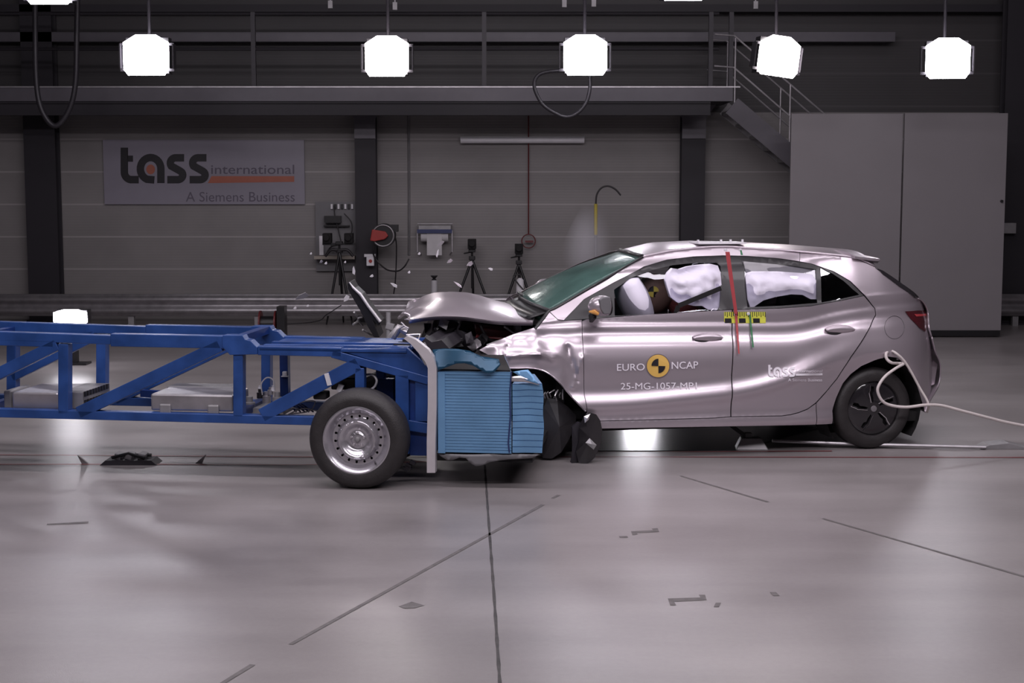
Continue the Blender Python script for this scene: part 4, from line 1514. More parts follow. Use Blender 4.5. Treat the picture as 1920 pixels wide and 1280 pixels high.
for k in range(7):
    u = 1022 + k * 5.5
    tube(bm, [CF.px(u, 748 + rng.uniform(-4, 3), 0.07), CF.px(u + rng.uniform(-4, 6), 738 + rng.uniform(-6, 5), 0.05), CF.px(u + rng.uniform(0, 8), 733 + rng.uniform(-4, 8), 0.07)], 0.005, 5)
obj('torn_wiring', bm, M['alu'], car, smooth=50); bm = BM()
for k in range(4):
    tube(bm, [CF.px(1076 + k * 4, 868, 0.03), CF.px(1074 + k * 4, 850, 0.02), CF.px(1078 + k * 3, 845, 0.06)], 0.006, 5)
obj('torn_wiring', bm, M['alu'], car, smooth=50)
bm = BM(); tube(bm, spline([P(934, 677), P(943, 688), P(966, 690), P(996, 690), P(1021, 696), P(1046, 713.5), P(1068, 739), P(1098, 771)], 5), 0.007, 6); obj('wing_edge', bm, M['paint'], car, smooth=60)
# dark inside of the wheel house and the engine room
shard('wheel_house', [(935, 690), (965, 682), (1000, 684), (1025, 690), (1050, 708), (1072, 734), (1102, 768), (1104, 800), (1075, 800), (1040, 780), (1000, 760), (960, 740)], 0.34, M['black_matt'], 0.02)
shard('inner_wing', [(795, 606), (1010, 612), (1030, 600), (1090, 604), (1092, 700), (930, 700), (860, 680), (800, 650)], 0.42, M['black_matt'], 0.03)
ctr = CF.px(885, 650, 0.7)
bm = BM(); box(bm, (ctr.x + 0.15, 0.85, 0.72), (0.62, 0.75, 0.5), Matrix.Rotation(0.15, 3, 'Y')); obj('engine_block', bm, M['dark_steel'], car, bevel=0.03)


def lump(name, u, v, c, s, m, rot):
    p = CF.px(u, v, c)
    bm = BM(); box(bm, p, s, Matrix.Rotation(rot, 3, 'Y') @ Matrix.Rotation(rot * 0.7, 3, 'X'))
    bmesh.ops.subdivide_edges(bm, edges=bm.edges, cuts=2)
    for vv in bm.verts:
        vv.co += Vector((rng.uniform(-1, 1), rng.uniform(-1, 1), rng.uniform(-1, 1))) * 0.008
    return obj(name, bm, m, car, bevel=0.004)


lump('air_box', 862, 632, 0.30, (0.13, 0.12, 0.12), M['dark_steel'], 0.4)
lump('battery', 922, 622, 0.36, (0.26, 0.2, 0.07), M['dark_red'], 0.1)
lump('reservoir', 970, 618, 0.32, (0.05, 0.06, 0.06), M['galv_dull'], 0.2)
lump('fuse_box', 845, 612, 0.32, (0.12, 0.12, 0.08), M['black'], -0.3)
lump('alternator', 890, 648, 0.28, (0.11, 0.1, 0.1), M['dark_steel'], 0.6)
lump('fan_shroud', 812, 628, 0.40, (0.10, 0.4, 0.20), M['black'], 0.5)
lump('radiator_tank', 835, 648, 0.30, (0.22, 0.35, 0.06), M['black'], -0.2)
lump('headlamp_remains', 890, 646, 0.14, (0.05, 0.06, 0.07), M['alu'], 0.9)
lump('headlamp_remains', 898, 662, 0.14, (0.07, 0.05, 0.04), M['chrome'], 0.4)
lump('horn', 905, 636, 0.2, (0.06, 0.05, 0.06), M['black'], 0.9)
for pts, r, m_ in (([(800, 640), (825, 612), (850, 606), (870, 618), (885, 640)], 0.014, 'black'), ([(840, 655), (860, 645), (880, 660), (905, 655), (925, 640)], 0.01, 'cable'),
                   ([(815, 615), (830, 640), (845, 625), (860, 650)], 0.009, 'rail_steel'), ([(900, 610), (915, 635), (940, 640), (965, 628)], 0.012, 'black'),
                   ([(862, 608), (858, 618), (866, 628), (860, 640)], 0.007, 'galv_dull'), ([(945, 612), (975, 630), (1000, 622)], 0.008, 'galv_dull')):
    bm = BM(); tube(bm, spline([CF.px(u, v, 0.18 + 0.05 * i) for i, (u, v) in enumerate(pts)], 5), r, 6); obj('engine_hose', bm, M[m_], car, smooth=50)
for px, m_, c in (([(800, 655), (812, 646), (838, 650), (826, 658)], 'alu', 0.0), ([(826, 598), (842, 602), (836, 618), (822, 610)], 'galv_dull', 0.2), ([(912, 646), (930, 640), (950, 633), (938, 650), (918, 660)], 'galv_dull', 0.16),
                  ([(872, 628), (884, 622), (888, 640), (874, 644)], 'dark_steel', 0.12), ([(790, 640), (800, 628), (812, 634), (806, 650)], 'black', 0.1)):
    shard('crushed_bracket', px, c, M[m_], 0.012, 0.4)

# ---- door mirrors
for s in (0, 1):
    def Y_(y):
        return WID - y if s else y
    q = CF.px(1122, 574, -0.05)
    bm = BM()
    rows = []
    for k in range(9):
        f = k / 8
        aa = q.x - 0.075 + 0.15 * f
        r = [0.012, 0.045, 0.06, 0.068, 0.072, 0.074, 0.074, 0.07, 0.064][k]
        rows.append([Vector((aa, Y_(-0.055 + 1.25 * r * math.cos(2 * PI * j / 16)), q.z + r * math.sin(2 * PI * j / 16) * (1.05 if math.sin(2 * PI * j / 16) > 0 else 0.95))) for j in range(16)])
    loft(bm, rows, closed=True)
    bm.faces.new([v for v in list(bm.verts)[:16]]); bm.faces.new([v for v in list(bm.verts)[-16:]])
    bmesh.ops.recalc_face_normals(bm, faces=bm.faces)
    mo = obj('door_mirror', bm, M['paint'], car, smooth=40)
    bm = BM(); rows = [[Vector((q.x + 0.078 + d_, Y_(-0.055 + 1.25 * r * math.cos(2 * PI * j / 16)), q.z + r * math.sin(2 * PI * j / 16))) for j in range(16)] for r, d_ in ((0.066, 0), (0.066, 0.006))]
    loft(bm, rows, closed=True); bm.faces.new(list(bm.verts)[:16]); bm.faces.new(list(bm.verts)[16:]); bmesh.ops.recalc_face_normals(bm, faces=bm.faces)
    obj('mirror_bezel', bm, M['black'], mo)
    mp_ = [CF.px(u, v, -0.15) for u, v in [(1123, 562), (1130, 557), (1143, 556), (1145, 562), (1144, 588), (1132, 589), (1126, 580)]]
    bm = BM(); prism(bm, [(p.x, p.z) for p in mp_], 'y', Y_(-0.165), Y_(-0.12)); obj('mirror_side', bm, M['board'], mo, bevel=0.006)
    bm = BM(); tube(bm, [(q.x - 0.075, Y_(-0.09), q.z - 0.035), (q.x - 0.05, Y_(-0.13), q.z - 0.035), (q.x - 0.02, Y_(-0.13), q.z - 0.05)], [0.008, 0.018, 0.012], 8); obj('indicator_lens', bm, M['orange_lens'], mo, smooth=50)
    bm = BM(); bar(bm, (q.x - 0.02, Y_(-0.02), q.z - 0.06), (q.x - 0.03, Y_(0.06), q.z - 0.10), 0.06, 0.03, Vector((1, 0, 0))); obj('mirror_foot', bm, M['black'], mo, bevel=0.006)

# ---- door handles, fuel flap, seams
for u, v in ((1326, 632.5), (1574, 617.5)):
    q = P(u, v)
    for s in (0, 1):
        yy = WID - q.y if s else q.y
        sg = -1 if s else 1
        bm = BM()
        for seg_ in range(1):
            lathe(bm, [(0.001, 0.0)] + [(0.042 * math.sin(PI * k / 16) ** 0.6, 0) for k in ()] + [(0.04, 0.004)], (0, 0, 0), 8) if False else None
        rows = []
        for k in range(13):
            f = k / 12
            x = q.x - 0.115 + 0.23 * f
            r = 0.036 * math.sin(PI * (0.02 + 0.96 * f)) ** 0.55
            rows.append([Vector((x, yy + sg * (0.006 - 0.034 * max(0, math.cos(2 * PI * j / 12))), q.z + r * math.sin(2 * PI * j / 12))) for j in range(12)])
        loft(bm, rows, closed=True)
        bmesh.ops.recalc_face_normals(bm, faces=bm.faces)
        ho = obj('door_handle', bm, M['paint'], car, smooth=60)
        bm = BM()
        rows = []
        for k in range(13):
            f = k / 12
            x = q.x - 0.10 + 0.12 * f
            r = 0.024 * math.sin(PI * (0.02 + 0.96 * f)) ** 0.6
            rows.append([Vector((x, yy - sg * (0.010 + 0.006 * math.sin(PI * f)) - sg * 0.006 * math.cos(2 * PI * j / 10), q.z + 0.7 * r * math.sin(2 * PI * j / 10) - 0.022)) for j in range(10)])
        loft(bm, rows, closed=True); bmesh.ops.recalc_face_normals(bm, faces=bm.faces)
        obj('handle_shade', bm, M['trim_dark'], ho, smooth=60)  # dark ellipse painted as the shadow low on the grip


def decal(u, v, d=0.0055):
    q = P(u, v)
    return Vector((q.x, q.y - d, q.z))


bm = BM()
ring = [decal(1677 + 18.5 * math.cos(a), 613.5 + 21.5 * math.sin(a), 0.0005) for a in [2 * PI * k / 40 for k in range(41)]]
tube(bm, ring, 0.0013, 5); obj('fuel_flap_gap', bm, M['trim_dark'], car)

# ---- markings on the doors
EU = M['white_print']
decal_text('EURO', 1156.5, 1208.5, 682, 695, decal, 'lettering', EU, car, 0.004, slope=-1)
decal_text('NCAP', 1259, 1308.5, 678, 691.5, decal, 'lettering', EU, car, 0.004, slope=-1)
decal_text('25-MG-1057-MP1', 1163.5, 1306, 717.5, 730, decal, 'lettering', EU, car, 0.0, slope=-1)
bm = BM(); decal_poly(bm, arc(1233.5, 685.5, 21.8, 22, 0, 354, 48), lambda u, v: decal(u, v, 0.005))
badge = obj('round_badge', bm, M['badge_yellow'], car)
bm = BM(); stroke(bm, arc(1233.5, 685.5, 21.6, 21.8, 0, 360, 48), 1.0, lambda u, v: decal(u, v, 0.0065)); obj('badge_rim', bm, M['ink_grey'], badge)
bm = BM()
for a0 in (90, 270):
    decal_poly(bm, [(1234, 685.5)] + arc(1234, 685.5, 13, 13.5, a0, a0 + 88, 10), lambda u, v: decal(u, v, 0.0075))
obj('badge_quadrants', bm, M['ink'], badge)


def cl(x, y):
    # logo units -> door pixels
    return decal(1440 + (x - 205) * (50.5 / 718), 683.5 + (y - 160) * (22.5 / 290), 0.008)


logo_shapes(cl, 58, 'lettering', EU, EU, car)
bm = BM(); decal_poly(bm, arc(447, 338, 34, 38, 0, -345, 23), cl); obj('lettering', bm, EU, car)
bm = BM(); stroke(bm, [(1491.5, 702), (1541.5, 701.2)], 4, lambda u, v: decal(u, v, 0.006)); obj('stripe', bm, EU, car)
decal_text('international', 1493, 1541.5, 692.5, 698, decal, 'lettering', EU, car, 0.0)
decal_text('A Siemens Business', 1477.5, 1541, 709, 714.5, decal, 'lettering', EU, car, 0.0)

# ---- yellow/black measuring tape and plumb ribbons
bm = BM()
x0 = 1357.5
rows = []
for k in range(17):
    u = x0 + 78 * k / 16
    rows.append([decal(u, 584.5, 0.003), decal(u, 590, 0.003), decal(u, 598, 0.003), decal(u, 605.5 if k > 1 else 603, 0.003)])
loft(bm, rows)
tp = obj('measuring_tape', bm, M['tape_yellow'], car)
bm = BM()
for k in range(3):
    u = x0 + 1 + k * 26.5
    decal_poly(bm, [(u, 596.5), (u + 12.5, 596.5), (u + 13, 605), (u + 0.5, 605)], lambda a, b: decal(a, b, 0.0045))
for k in range(20):
    u = x0 + 1 + k * 3.95
    decal_poly(bm, [(u, 584.5), (u + 1.4, 584.5), (u + 1.6, 594 if k % 2 else 592), (u + 0.2, 594 if k % 2 else 592)], lambda a, b: decal(a, b, 0.0045))
obj('tape_marks', bm, M['ink'], tp)


def ribbon(name, a, b, w0, w1, m, d=0.03):
    bm = BM()
    rows = []
    for k in range(9):
        f = k / 8
        u = a[0] + (b[0] - a[0]) * f; v = a[1] + (b[1] - a[1]) * f
        w_ = w0 + (w1 - w0) * f
        c = min(P(u, v).y, 0.10) - d * (0.4 + 0.6 * f)
        rows.append([CF.px(u - w_ / 2, v, c), CF.px(u + w_ / 2, v, c)])
    loft(bm, rows)
    o = obj(name, bm, m, car); solid(o, 0.002, 0)


def anchors(a):
    q = decal(*a, 0.006); bm = BM(); lathe(bm, [(0.001, -0.004), (0.012, -0.002), (0.013, 0.004)], q, 14, close=False); obj('ribbon_anchor', bm, M['white'], car, smooth=40)


ribbon('plumb_ribbon', (1364, 472), (1380, 588), 8, 6, M['tape_red'])
ribbon('plumb_ribbon', (1380, 588), (1385.5, 663), 5, 2.6, M['tape_red'])
ribbon('plumb_ribbon', (1406, 590), (1412, 651), 3, 3.5, M['tape_green'])
ribbon('plumb_ribbon', (1389, 469), (1391, 478), 3, 4, M['tape_green'], 0.02)
for a in ((1360, 468.5), (1388, 468.5), (1379, 590), (1403, 588)):
    anchors(a)
# plate on the roof
bm = BM()
p0 = CF.px(1303, 456, WID / 2 - 0.3); p1 = CF.px(1392, 459, WID / 2 - 0.3)
zr = lerp_table(RC, (p0.x + p1.x) / 2)
bx(bm, p0.x, p1.x, 0.5, 0.75, zr + 0.002, zr + 0.014)
for f in (0.02, 0.5, 0.7, 0.95):
    bx(bm, p0.x + (p1.x - p0.x) * f, p0.x + (p1.x - p0.x) * f + 0.012, 0.55, 0.57, zr + 0.01, zr + 0.035)
obj('roof_marker_plate', bm, M['white'], car)
# wheel-arch sensors
bm = BM()
for u, v in ((1636, 668), (1641, 672), (1653, 669), (1683, 672), (1676, 664)):
    box(bm, CF.px(u, v, 0.05), (0.02, 0.02, 0.02))
obj('arch_clips', bm, M['mirror'], car, bevel=0.003)

# ---- interior
bm = BM(); bx(bm, -2.3, 0.35, 0.2, WID - 0.2, 0.28, 0.34); obj('cabin_floor', bm, M['black_matt'], car)
dx = CF.px(1140, 590, 0.5).x
bm = BM(); bx(bm, dx - 0.55, dx - 0.02, 0.2, WID - 0.2, 0.6, 1.0); obj('dashboard', bm, M['black'], car, bevel=0.05)


def seat(u, y0, y1, lean=0.2):
    x = CF.px(u, 600, 0.5).x
    bm = BM(); bx(bm, x - 0.45, x + 0.02, y0, y1, 0.42, 0.58); obj('seat_cushion', bm, M['seat'], car, bevel=0.05)
    bm = BM(); box(bm, (x + 0.08, (y0 + y1) / 2, 0.84), (0.14, y1 - y0 - 0.02, 0.56), Matrix.Rotation(lean, 3, 'Y')); obj('backrest', bm, M['seat'], car, bevel=0.05)
    bm = BM(); box(bm, (x + 0.16, (y0 + y1) / 2, 1.20), (0.09, 0.24, 0.14), Matrix.Rotation(lean, 3, 'Y')); obj('headrest', bm, M['seat'], car, bevel=0.035)


seat(1345, 0.28, 0.80)
seat(1345, WID - 0.80, WID - 0.28)
seat(1530, 0.25, WID - 0.25)


def bag(name, px, c, m, amp, seed, th=0.05, puff=0.05, parent=None, far=False):
    poly = [Vector((q.x, q.z)) for q in (CF.px(u, v, c) for u, v in px)]
    po = densify(poly, 0.03)

    def cf(x, z):
        e = edge_dist((x, z), po)
        q = Vector((x * 5.5 + seed, z * 6.5, seed * 0.7))
        lo = abs(noise.noise(q)) + 0.4 * abs(noise.noise(q * 2.3))
        return c - puff * sm(e / 0.09) + amp * lo * sm(e / 0.04) + (z - poly[0].y) * 0.25
    o, d = surf(name, poly, cf, m, parent or car, thick=th, da=0.02, dz=0.018, smooth=80)
    if far:
        pts, faces = d
        surf(name, poly, cf, m, parent or car, thick=th, mirror=True, data=(pts, faces), smooth=80)
    return o


bag('curtain_airbag', [(1252, 512), (1262, 503), (1275, 505), (1290, 500), (1310, 497), (1335, 495), (1347, 498), (1351, 512), (1351, 545), (1347, 560), (1349, 574), (1337, 580), (1322, 579), (1312, 572), (1296, 572), (1278, 568), (1266, 566), (1254, 556), (1250, 540), (1247, 525)], 0.22, M['airbag'], 0.09, 2.0)
bag('curtain_airbag', [(1398, 519), (1402, 512), (1412, 509), (1460, 509), (1505, 512), (1524, 515), (1531, 528), (1531, 560), (1516, 560), (1502, 552), (1480, 551), (1450, 556), (1428, 562), (1412, 572), (1403, 579), (1398, 560)], 0.22, M['airbag'], 0.05, 5.0, far=True)
bag('curtain_airbag', [(1394, 490), (1532, 502), (1532, 560), (1520, 560), (1505, 530), (1450, 522), (1398, 522)], 0.28, M['grey_plastic'], 0.02, 7.0, puff=0.02)  # grey colour stands in for the shaded upper part of the bag
q = CF.px(1197, 560, 0.48)
bm = BM()
rows = []
ax0, ax1 = CF.px(1170, 520, 0.36), CF.px(1206, 605, 0.36)
d_ = (ax1 - ax0)
for k in range(13):
    f = k / 12
    r = 0.085 + 0.03 * math.sin(PI * f)
    if k in (0, 12):
        r *= 0.5
    cpt = ax0 + d_ * f
    nrm = Vector((-d_.z, 0, d_.x)).normalized()
    rows.append([cpt + nrm * r * math.cos(2 * PI * j / 20) + Vector((0, 2.0 * r * math.sin(2 * PI * j / 20), 0)) for j in range(20)])
loft(bm, rows, closed=True); bm.faces.new(list(bm.verts)[:20]); bm.faces.new(list(bm.verts)[-20:]); bmesh.ops.recalc_face_normals(bm, faces=bm.faces)
obj('steering_wheel_airbag', bm, M['airbag'], car, smooth=70)
bm = BM(); bar(bm, CF.px(1352, 540, 0.145), CF.px(1272, 573, 0.12), 0.035, 0.004); bar(bm, CF.px(1272, 573, 0.12), CF.px(1262, 602, 0.14), 0.035, 0.004)
obj('seat_belt', bm, M['black_matt'], car)

# ---- dummy on the driver's seat
dm = empty('crash_test_dummy', CF.O, CF.ang)
hc = CF.px(1226, 550, 0.52)
nodes = [  # x, y, z, radius, parent
    (hc.x + 0.62, 0.54, 0.62, 0.15, -1), (hc.x + 0.50, 0.54, 0.80, 0.14, 0), (hc.x + 0.36, 0.54, 0.97, 0.15, 1), (hc.x + 0.20, 0.54, 1.06, 0.065, 2), (hc.x + 0.10, 0.54, hc.z - 0.03, 0.06, 3),
    (hc.x + 0.33, 0.36, 1.00, 0.07, 2), (hc.x + 0.16, 0.33, 0.86, 0.05, 5), (hc.x - 0.05, 0.38, 0.92, 0.04, 6), (hc.x - 0.14, 0.40, 0.96, 0.035, 7),
    (hc.x + 0.33, 0.72, 1.00, 0.07, 2), (hc.x + 0.16, 0.75, 0.86, 0.05, 9), (hc.x - 0.05, 0.70, 0.92, 0.04, 10), (hc.x - 0.14, 0.68, 0.96, 0.035, 11),
    (hc.x + 0.40, 0.44, 0.60, 0.09, 0), (hc.x + 0.12, 0.42, 0.68, 0.075, 13), (hc.x - 0.10, 0.42, 0.42, 0.055, 14), (hc.x - 0.22, 0.42, 0.38, 0.04, 15),
    (hc.x + 0.40, 0.64, 0.60, 0.09, 0), (hc.x + 0.12, 0.66, 0.68, 0.075, 17), (hc.x - 0.10, 0.66, 0.42, 0.055, 18), (hc.x - 0.22, 0.66, 0.38, 0.04, 19)]
me = bpy.data.meshes.new('body')
me.from_pydata([n[:3] for n in nodes], [(i, n[4]) for i, n in enumerate(nodes) if n[4] >= 0], [])
me.materials.append(M['dummy_suit'])
bo = bpy.data.objects.new('body', me); COL.objects.link(bo); bo.parent = dm
sk = bo.modifiers.new('skin', 'SKIN')
for i, n in enumerate(nodes):
    me.skin_vertices[0].data[i].radius = (n[3], n[3])
me.skin_vertices[0].data[0].use_root = True
bo.modifiers.new('sub', 'SUBSURF').levels = 2
bm = BM()
bmesh.ops.create_uvsphere(bm, u_segments=28, v_segments=20, radius=1)
for v in bm.verts:
    x, y, z = v.co
    fx = 0.105 + (0.02 if x > 0 else 0.0)
    v.co = Vector((x * fx, y * 0.078, z * 0.125))
    if x < -0.6 and -0.35 < z < 0.15:
        v.co.x -= 0.02 * (1 - abs(z + 0.1) * 3) * (1 - min(1, abs(y) * 3.2))
    if z < -0.4 and x < 0:
        v.co.x -= 0.012
rot = Matrix.Rotation(-0.25, 3, 'Y')
for v in bm.verts:
    v.co = rot @ (v.co * 1.22) + hc
hd = obj('head', bm, M['dummy'], dm, smooth=80)
bm = BM()
for cx, cz in ((0.0, 0.0),):
    for a0 in (0, 180):
        pts = [(0, 0)] + [(0.042 * math.cos(math.radians(a0 + 9 * k)), 0.042 * math.sin(math.radians(a0 + 9 * k))) for k in range(11)]
        bm.faces.new([bm.verts.new(Vector((hc.x - 0.03 + x, hc.y - 0.078 * 1.24 - 0.002 + 3.2 * (x * x + z * z), hc.z + 0.02 + z))) for x, z in pts])
obj('target_mark', bm, M['target_yellow'], hd)
bm = BM()
for a0 in (90, 270):
    pts = [(0, 0)] + [(0.042 * math.cos(math.radians(a0 + 9 * k)), 0.042 * math.sin(math.radians(a0 + 9 * k))) for k in range(11)]
    bm.faces.new([bm.verts.new(Vector((hc.x - 0.03 + x, hc.y - 0.078 * 1.24 - 0.002 + 3.2 * (x * x + z * z), hc.z + 0.02 + z))) for x, z in pts])
obj('target_mark', bm, M['ink'], hd)
tag(dm, 'brown-headed crash test dummy with a yellow and black target mark, seated behind the car window', 'dummy')

# ---- white cord from the wheel arch to the right
def cordpts(pts):
    return [CF.px(u, v, c) for u, v, c in pts]


t = empty('white_rope', CF.O, CF.ang)
bm = BM()
tube(bm, spline(cordpts([(1669, 657, 0.06), (1661.5, 663, 0.0), (1663, 673, -0.02), (1672, 680, -0.03), (1684, 681, 0.02), (1694, 682, -0.02), (1680, 690, -0.05), (1660, 705, -0.06), (1648, 722, -0.07), (1646, 735, -0.07), (1655, 752, -0.07), (1672, 760, -0.07), (1700, 763, -0.08), (1735, 759, -0.09), (1765, 760, -0.09), (1800, 769, -0.1), (1850, 782, -0.1), (1890, 792, -0.1), (1960, 805, -0.1)]), 6), 0.0115, 8)
obj('long_strand', bm, M['cord'], t, smooth=60)
bm = BM(); tube(bm, spline(cordpts([(1668, 656, 0.06), (1680, 662, -0.02), (1695, 676, -0.03), (1709, 698, -0.03), (1724, 726, -0.03), (1738, 750, -0.05), (1741, 762, -0.06), (1738, 772, 0.0)]), 5), 0.0095, 8)
obj('short_strand', bm, M['cord'], t, smooth=60)
tag(t, 'white cord looping out of the rear wheel arch and away past the tail', 'rope')

# ============================================================ THE TROLLEY WITH THE BARRIER
TF = Frame((-1.04, 10.0, 0), -7.0)
tr = empty('barrier_trolley', TF.O, TF.ang)
tag(tr, 'blue steel trolley frame on wheels, carrying the crumpled blue barrier block', 'trolley')
FW = 0.66     # spacing of the two side frames


def T(u, v, c=0.0):
    return TF.px(u, v, c)


def tbar(name, u1, v1, u2, v2, wpx, both_=True, m='blue', dep=0.08, c=0.0, bev=0.004):
    a, b = T(u1, v1, c), T(u2, v2, c)
    w_ = wpx / F * (TF.O.y + 0.2)
    for s in ((0, FW) if both_ else (0,)):
        bm = BM()
        off_ = Vector((0, s + dep / 2 + 0.0, 0))
        bar(bm, a + off_, b + off_, w_, dep)
        obj(name, bm, M[m if s == 0 else (m if m != 'blue' else 'blue')], tr, bevel=bev)


tbar('top_rail', -180, 624, 207, 637.5, 17)
tbar('top_rail', 207, 637.5, 432, 642, 24)
tbar('top_rail', 483, 657, 640, 660.5, 17)
tbar('rear_top_rail', -180, 636, 100, 645, 12)
tbar('bottom_rail', -180, 770, 600, 789.5, 16.5)
tbar('upright', 118, 645, 118, 776, 19.5)
tbar('upright', 446, 650, 446, 781, 18.5)
tbar('upright', -60, 640, -60, 772, 19.5)
tbar('diagonal_brace', -60, 728, 106, 646, 22)
tbar('diagonal_brace', 146, 774, 412, 648, 23)
tbar('diagonal_brace', 490, 779, 672, 682, 26)
tbar('upright', 674, 690, 674, 740, 17)
tbar('front_slant_brace', 622, 663, 803, 714, 15)
# gussets
for s in (0, FW):
    bm = BM(); pts = [T(u, v) for u, v in [(418, 628), (455, 628), (460, 636), (470, 638), (483, 651), (483, 664), (432, 665), (418, 650)]]
    prism(bm, [(p.x, p.z) for p in pts], 'y', s - 0.012, s + 0.09); obj('gusset_plate', bm, M['blue'], tr, bevel=0.003)
    bm = BM(); pts = [T(u, v) for u, v in [(628, 655), (762, 652), (803, 690), (803, 708)]]
    prism(bm, [(p.x, p.z) for p in pts], 'y', s + 0.01, s + 0.05); obj('gusset_plate', bm, M['blue'], tr, bevel=0.003)
    bm = BM(); a, b = T(741, 703), T(802, 852); bx(bm, a.x, a.x + 0.09, s, s + 0.07, b.z, a.z); obj('front_upright', bm, M['blue'], tr, bevel=0.003)
    bm = BM(); a, b = T(765, 797), T(803, 803); bar(bm, a + Vector((0, s + 0.02, 0)), b + Vector((0, s + 0.02, 0)), 0.07, 0.05); obj('front_rail', bm, M['blue'], tr, bevel=0.003)
# cross members and decks
zt = T(560, 655).z
bm = BM(); a, b = T(486, 652), T(762, 652); bx(bm, a.x, b.x, 0.0, FW + 0.08, a.z - 0.02, a.z); bx(bm, a.x, b.x, 0.1, 0.16, a.z, a.z + 0.012); bx(bm, a.x, b.x, 0.3, 0.36, a.z, a.z + 0.012)
obj('deck_plate', bm, M['blue'], tr, bevel=0.002)
for k in range(3):
    bm = BM(); bx(bm, b.x - 0.13, b.x - 0.02, 0.2 + 0.16 * k, 0.24 + 0.16 * k, a.z, a.z + 0.014); obj('deck_slot', bm, M['black_matt'], tr)
for u in (-60, 118, 446):
    p = T(u, 776)
    for v_, nm in ((776, 'bottom_cross_member'), (636, 'top_cross_member')):
        if nm.startswith('top') and u == 118:
            continue
        p = T(u, v_)
        bm = BM(); bx(bm, p.x - 0.03, p.x + 0.03, 0.05, FW + 0.02, p.z - 0.025, p.z + 0.025); obj(nm, bm, M['blue_deep'], tr)
p = T(205, 760); p2 = T(285, 762)
bm = BM(); bar(bm, (p.x, 0.62, p.z - 0.0), (p2.x + 0.3, 0.45, p.z), 0.05, 0.05); obj('bottom_cross_member', bm, M['blue_deep'], tr)
# deep blue box stands in for the darkness of a hollow behind the barrier
a, b = T(741, 700), T(804, 856)
bm = BM(); bx(bm, a.x + 0.09, b.x + 0.02, 0.03, 0.9, b.z, a.z); obj('front_hollow_box', bm, M['blue_deep'], tr, bevel=0.004)
bm = BM(); q0, q1 = T(778, 715), T(803, 790); bx(bm, q0.x, q1.x, 0.01, 0.032, q1.z, q0.z); obj('side_plate', bm, M['blue'], tr)
# weld-in centre uprights (on the far frame only)
for u, v0, v1, w_ in ((535, 664, 760, 17),):
    a, b = T(u, v0, FW), T(u, v1, FW)
    bm = BM(); bx(bm, a.x - 0.03, a.x + 0.03, FW - 0.05, FW + 0.02, b.z, a.z + 0.05); obj('upright', bm, M['blue_deep'], tr, bevel=0.003)
q = T(534, 700, FW - 0.06); bm = BM(); box(bm, q, (0.03, 0.03, 0.03)); box(bm, q - Vector((0, 0, 0.02)), (0.05, 0.03, 0.008)); obj('valve_nut', bm, M['white'], tr, bevel=0.004)

# wheels
RT = 0.331


def trolley_wheel(x, yo, s, full=True):
    bm = BM()
    prof = [(0.222, -0.002), (0.23, 0.012), (0.262, 0.02), (0.29, 0.014), (0.312, -0.008), (0.325, -0.03), (RT, -0.055), (RT, -0.15), (0.322, -0.178), (0.29, -0.2), (0.23, -0.196), (0.218, -0.17), (0.218, -0.01)]
    lathe(bm, [(r, -h * s * -1) for r, h in prof], (0, 0, 0), 72, close=False)
    ty = obj('wheel', bm, M['rubber'], tr, smooth=35)
    ty.location = (x, yo, RT)
    ry = s
    bm = BM()
    lathe(bm, [(0.224, 0.0), (0.226, 0.008 * s), (0.218, 0.010 * s), (0.205, 0.0), (0.198, -0.012 * s), (0.178, -0.035 * s), (0.172, -0.045 * s)], n=72, close=False)
    obj('rim_flange', bm, M['rim'], ty, smooth=35)
    outer = [Vector((0.174 * math.cos(2 * PI * k / 80), 0.174 * math.sin(2 * PI * k / 80))) for k in range(80)]
    hs = []
    if full:
        for k in range(18):
            a = 2 * PI * (k + 0.28) / 18
            hs.append([Vector((0.154 * math.cos(a) + 0.0085 * math.cos(b), 0.154 * math.sin(a) + 0.0085 * math.sin(b))) for b in [2 * PI * j / 10 for j in range(10)]])

    def dish(x_, z_):
        r = math.hypot(x_, z_)
        y = -0.046
        if r < 0.140:
            y = -0.046 + 0.042 * math.exp(-((r - 0.120) / 0.017) ** 2)
        if r < 0.120:
            y = -0.004 - 0.040 * sm((0.120 - r) / 0.055)
        if r < 0.05:
            y = -0.044 + 0.012 * sm((0.05 - r) / 0.01)
        return y * s
    pts, faces = surf_data(outer, dish, hs, 0.009, 0.009) if full else surf_data(outer, dish, hs, 0.03, 0.03)
    bm = BM(); vs = [bm.verts.new(p) for p in pts]
    for f in faces:
        bm.faces.new([vs[i] for i in f])
    bmesh.ops.recalc_face_normals(bm, faces=bm.faces)
    obj('wheel_disc', bm, M['rim'], ty, smooth=50)
    bm = BM(); lathe(bm, [(0.01, -0.075 * s), (0.20, -0.075 * s)], n=40, close=False); obj('inner_dark', bm, M['black_matt'], ty)
    for k in range(5):
        a = 2 * PI * k / 5 + 0.3
        bm = BM(); lathe(bm, [(0.001, -0.022 * s), (0.008, -0.024 * s), (0.0085, -0.046 * s)], (0.045 * math.cos(a), 0, 0.045 * math.sin(a)), 8, close=False); obj('wheel_bolt', bm, M['alu'], ty)
    bm = BM(); lathe(bm, [(0.001, -0.012 * s), (0.012, -0.014 * s), (0.02, -0.03 * s), (0.028, -0.044 * s)], n=20, close=False); obj('hub', bm, M['galv_dull'], ty, smooth=40)
    bm = BM(); tube(bm, [(0.118, -0.02 * s, -0.145), (0.128, 0.016 * s, -0.152)], 0.005, 6); obj('valve_stem', bm, M['black'], ty)
    return ty


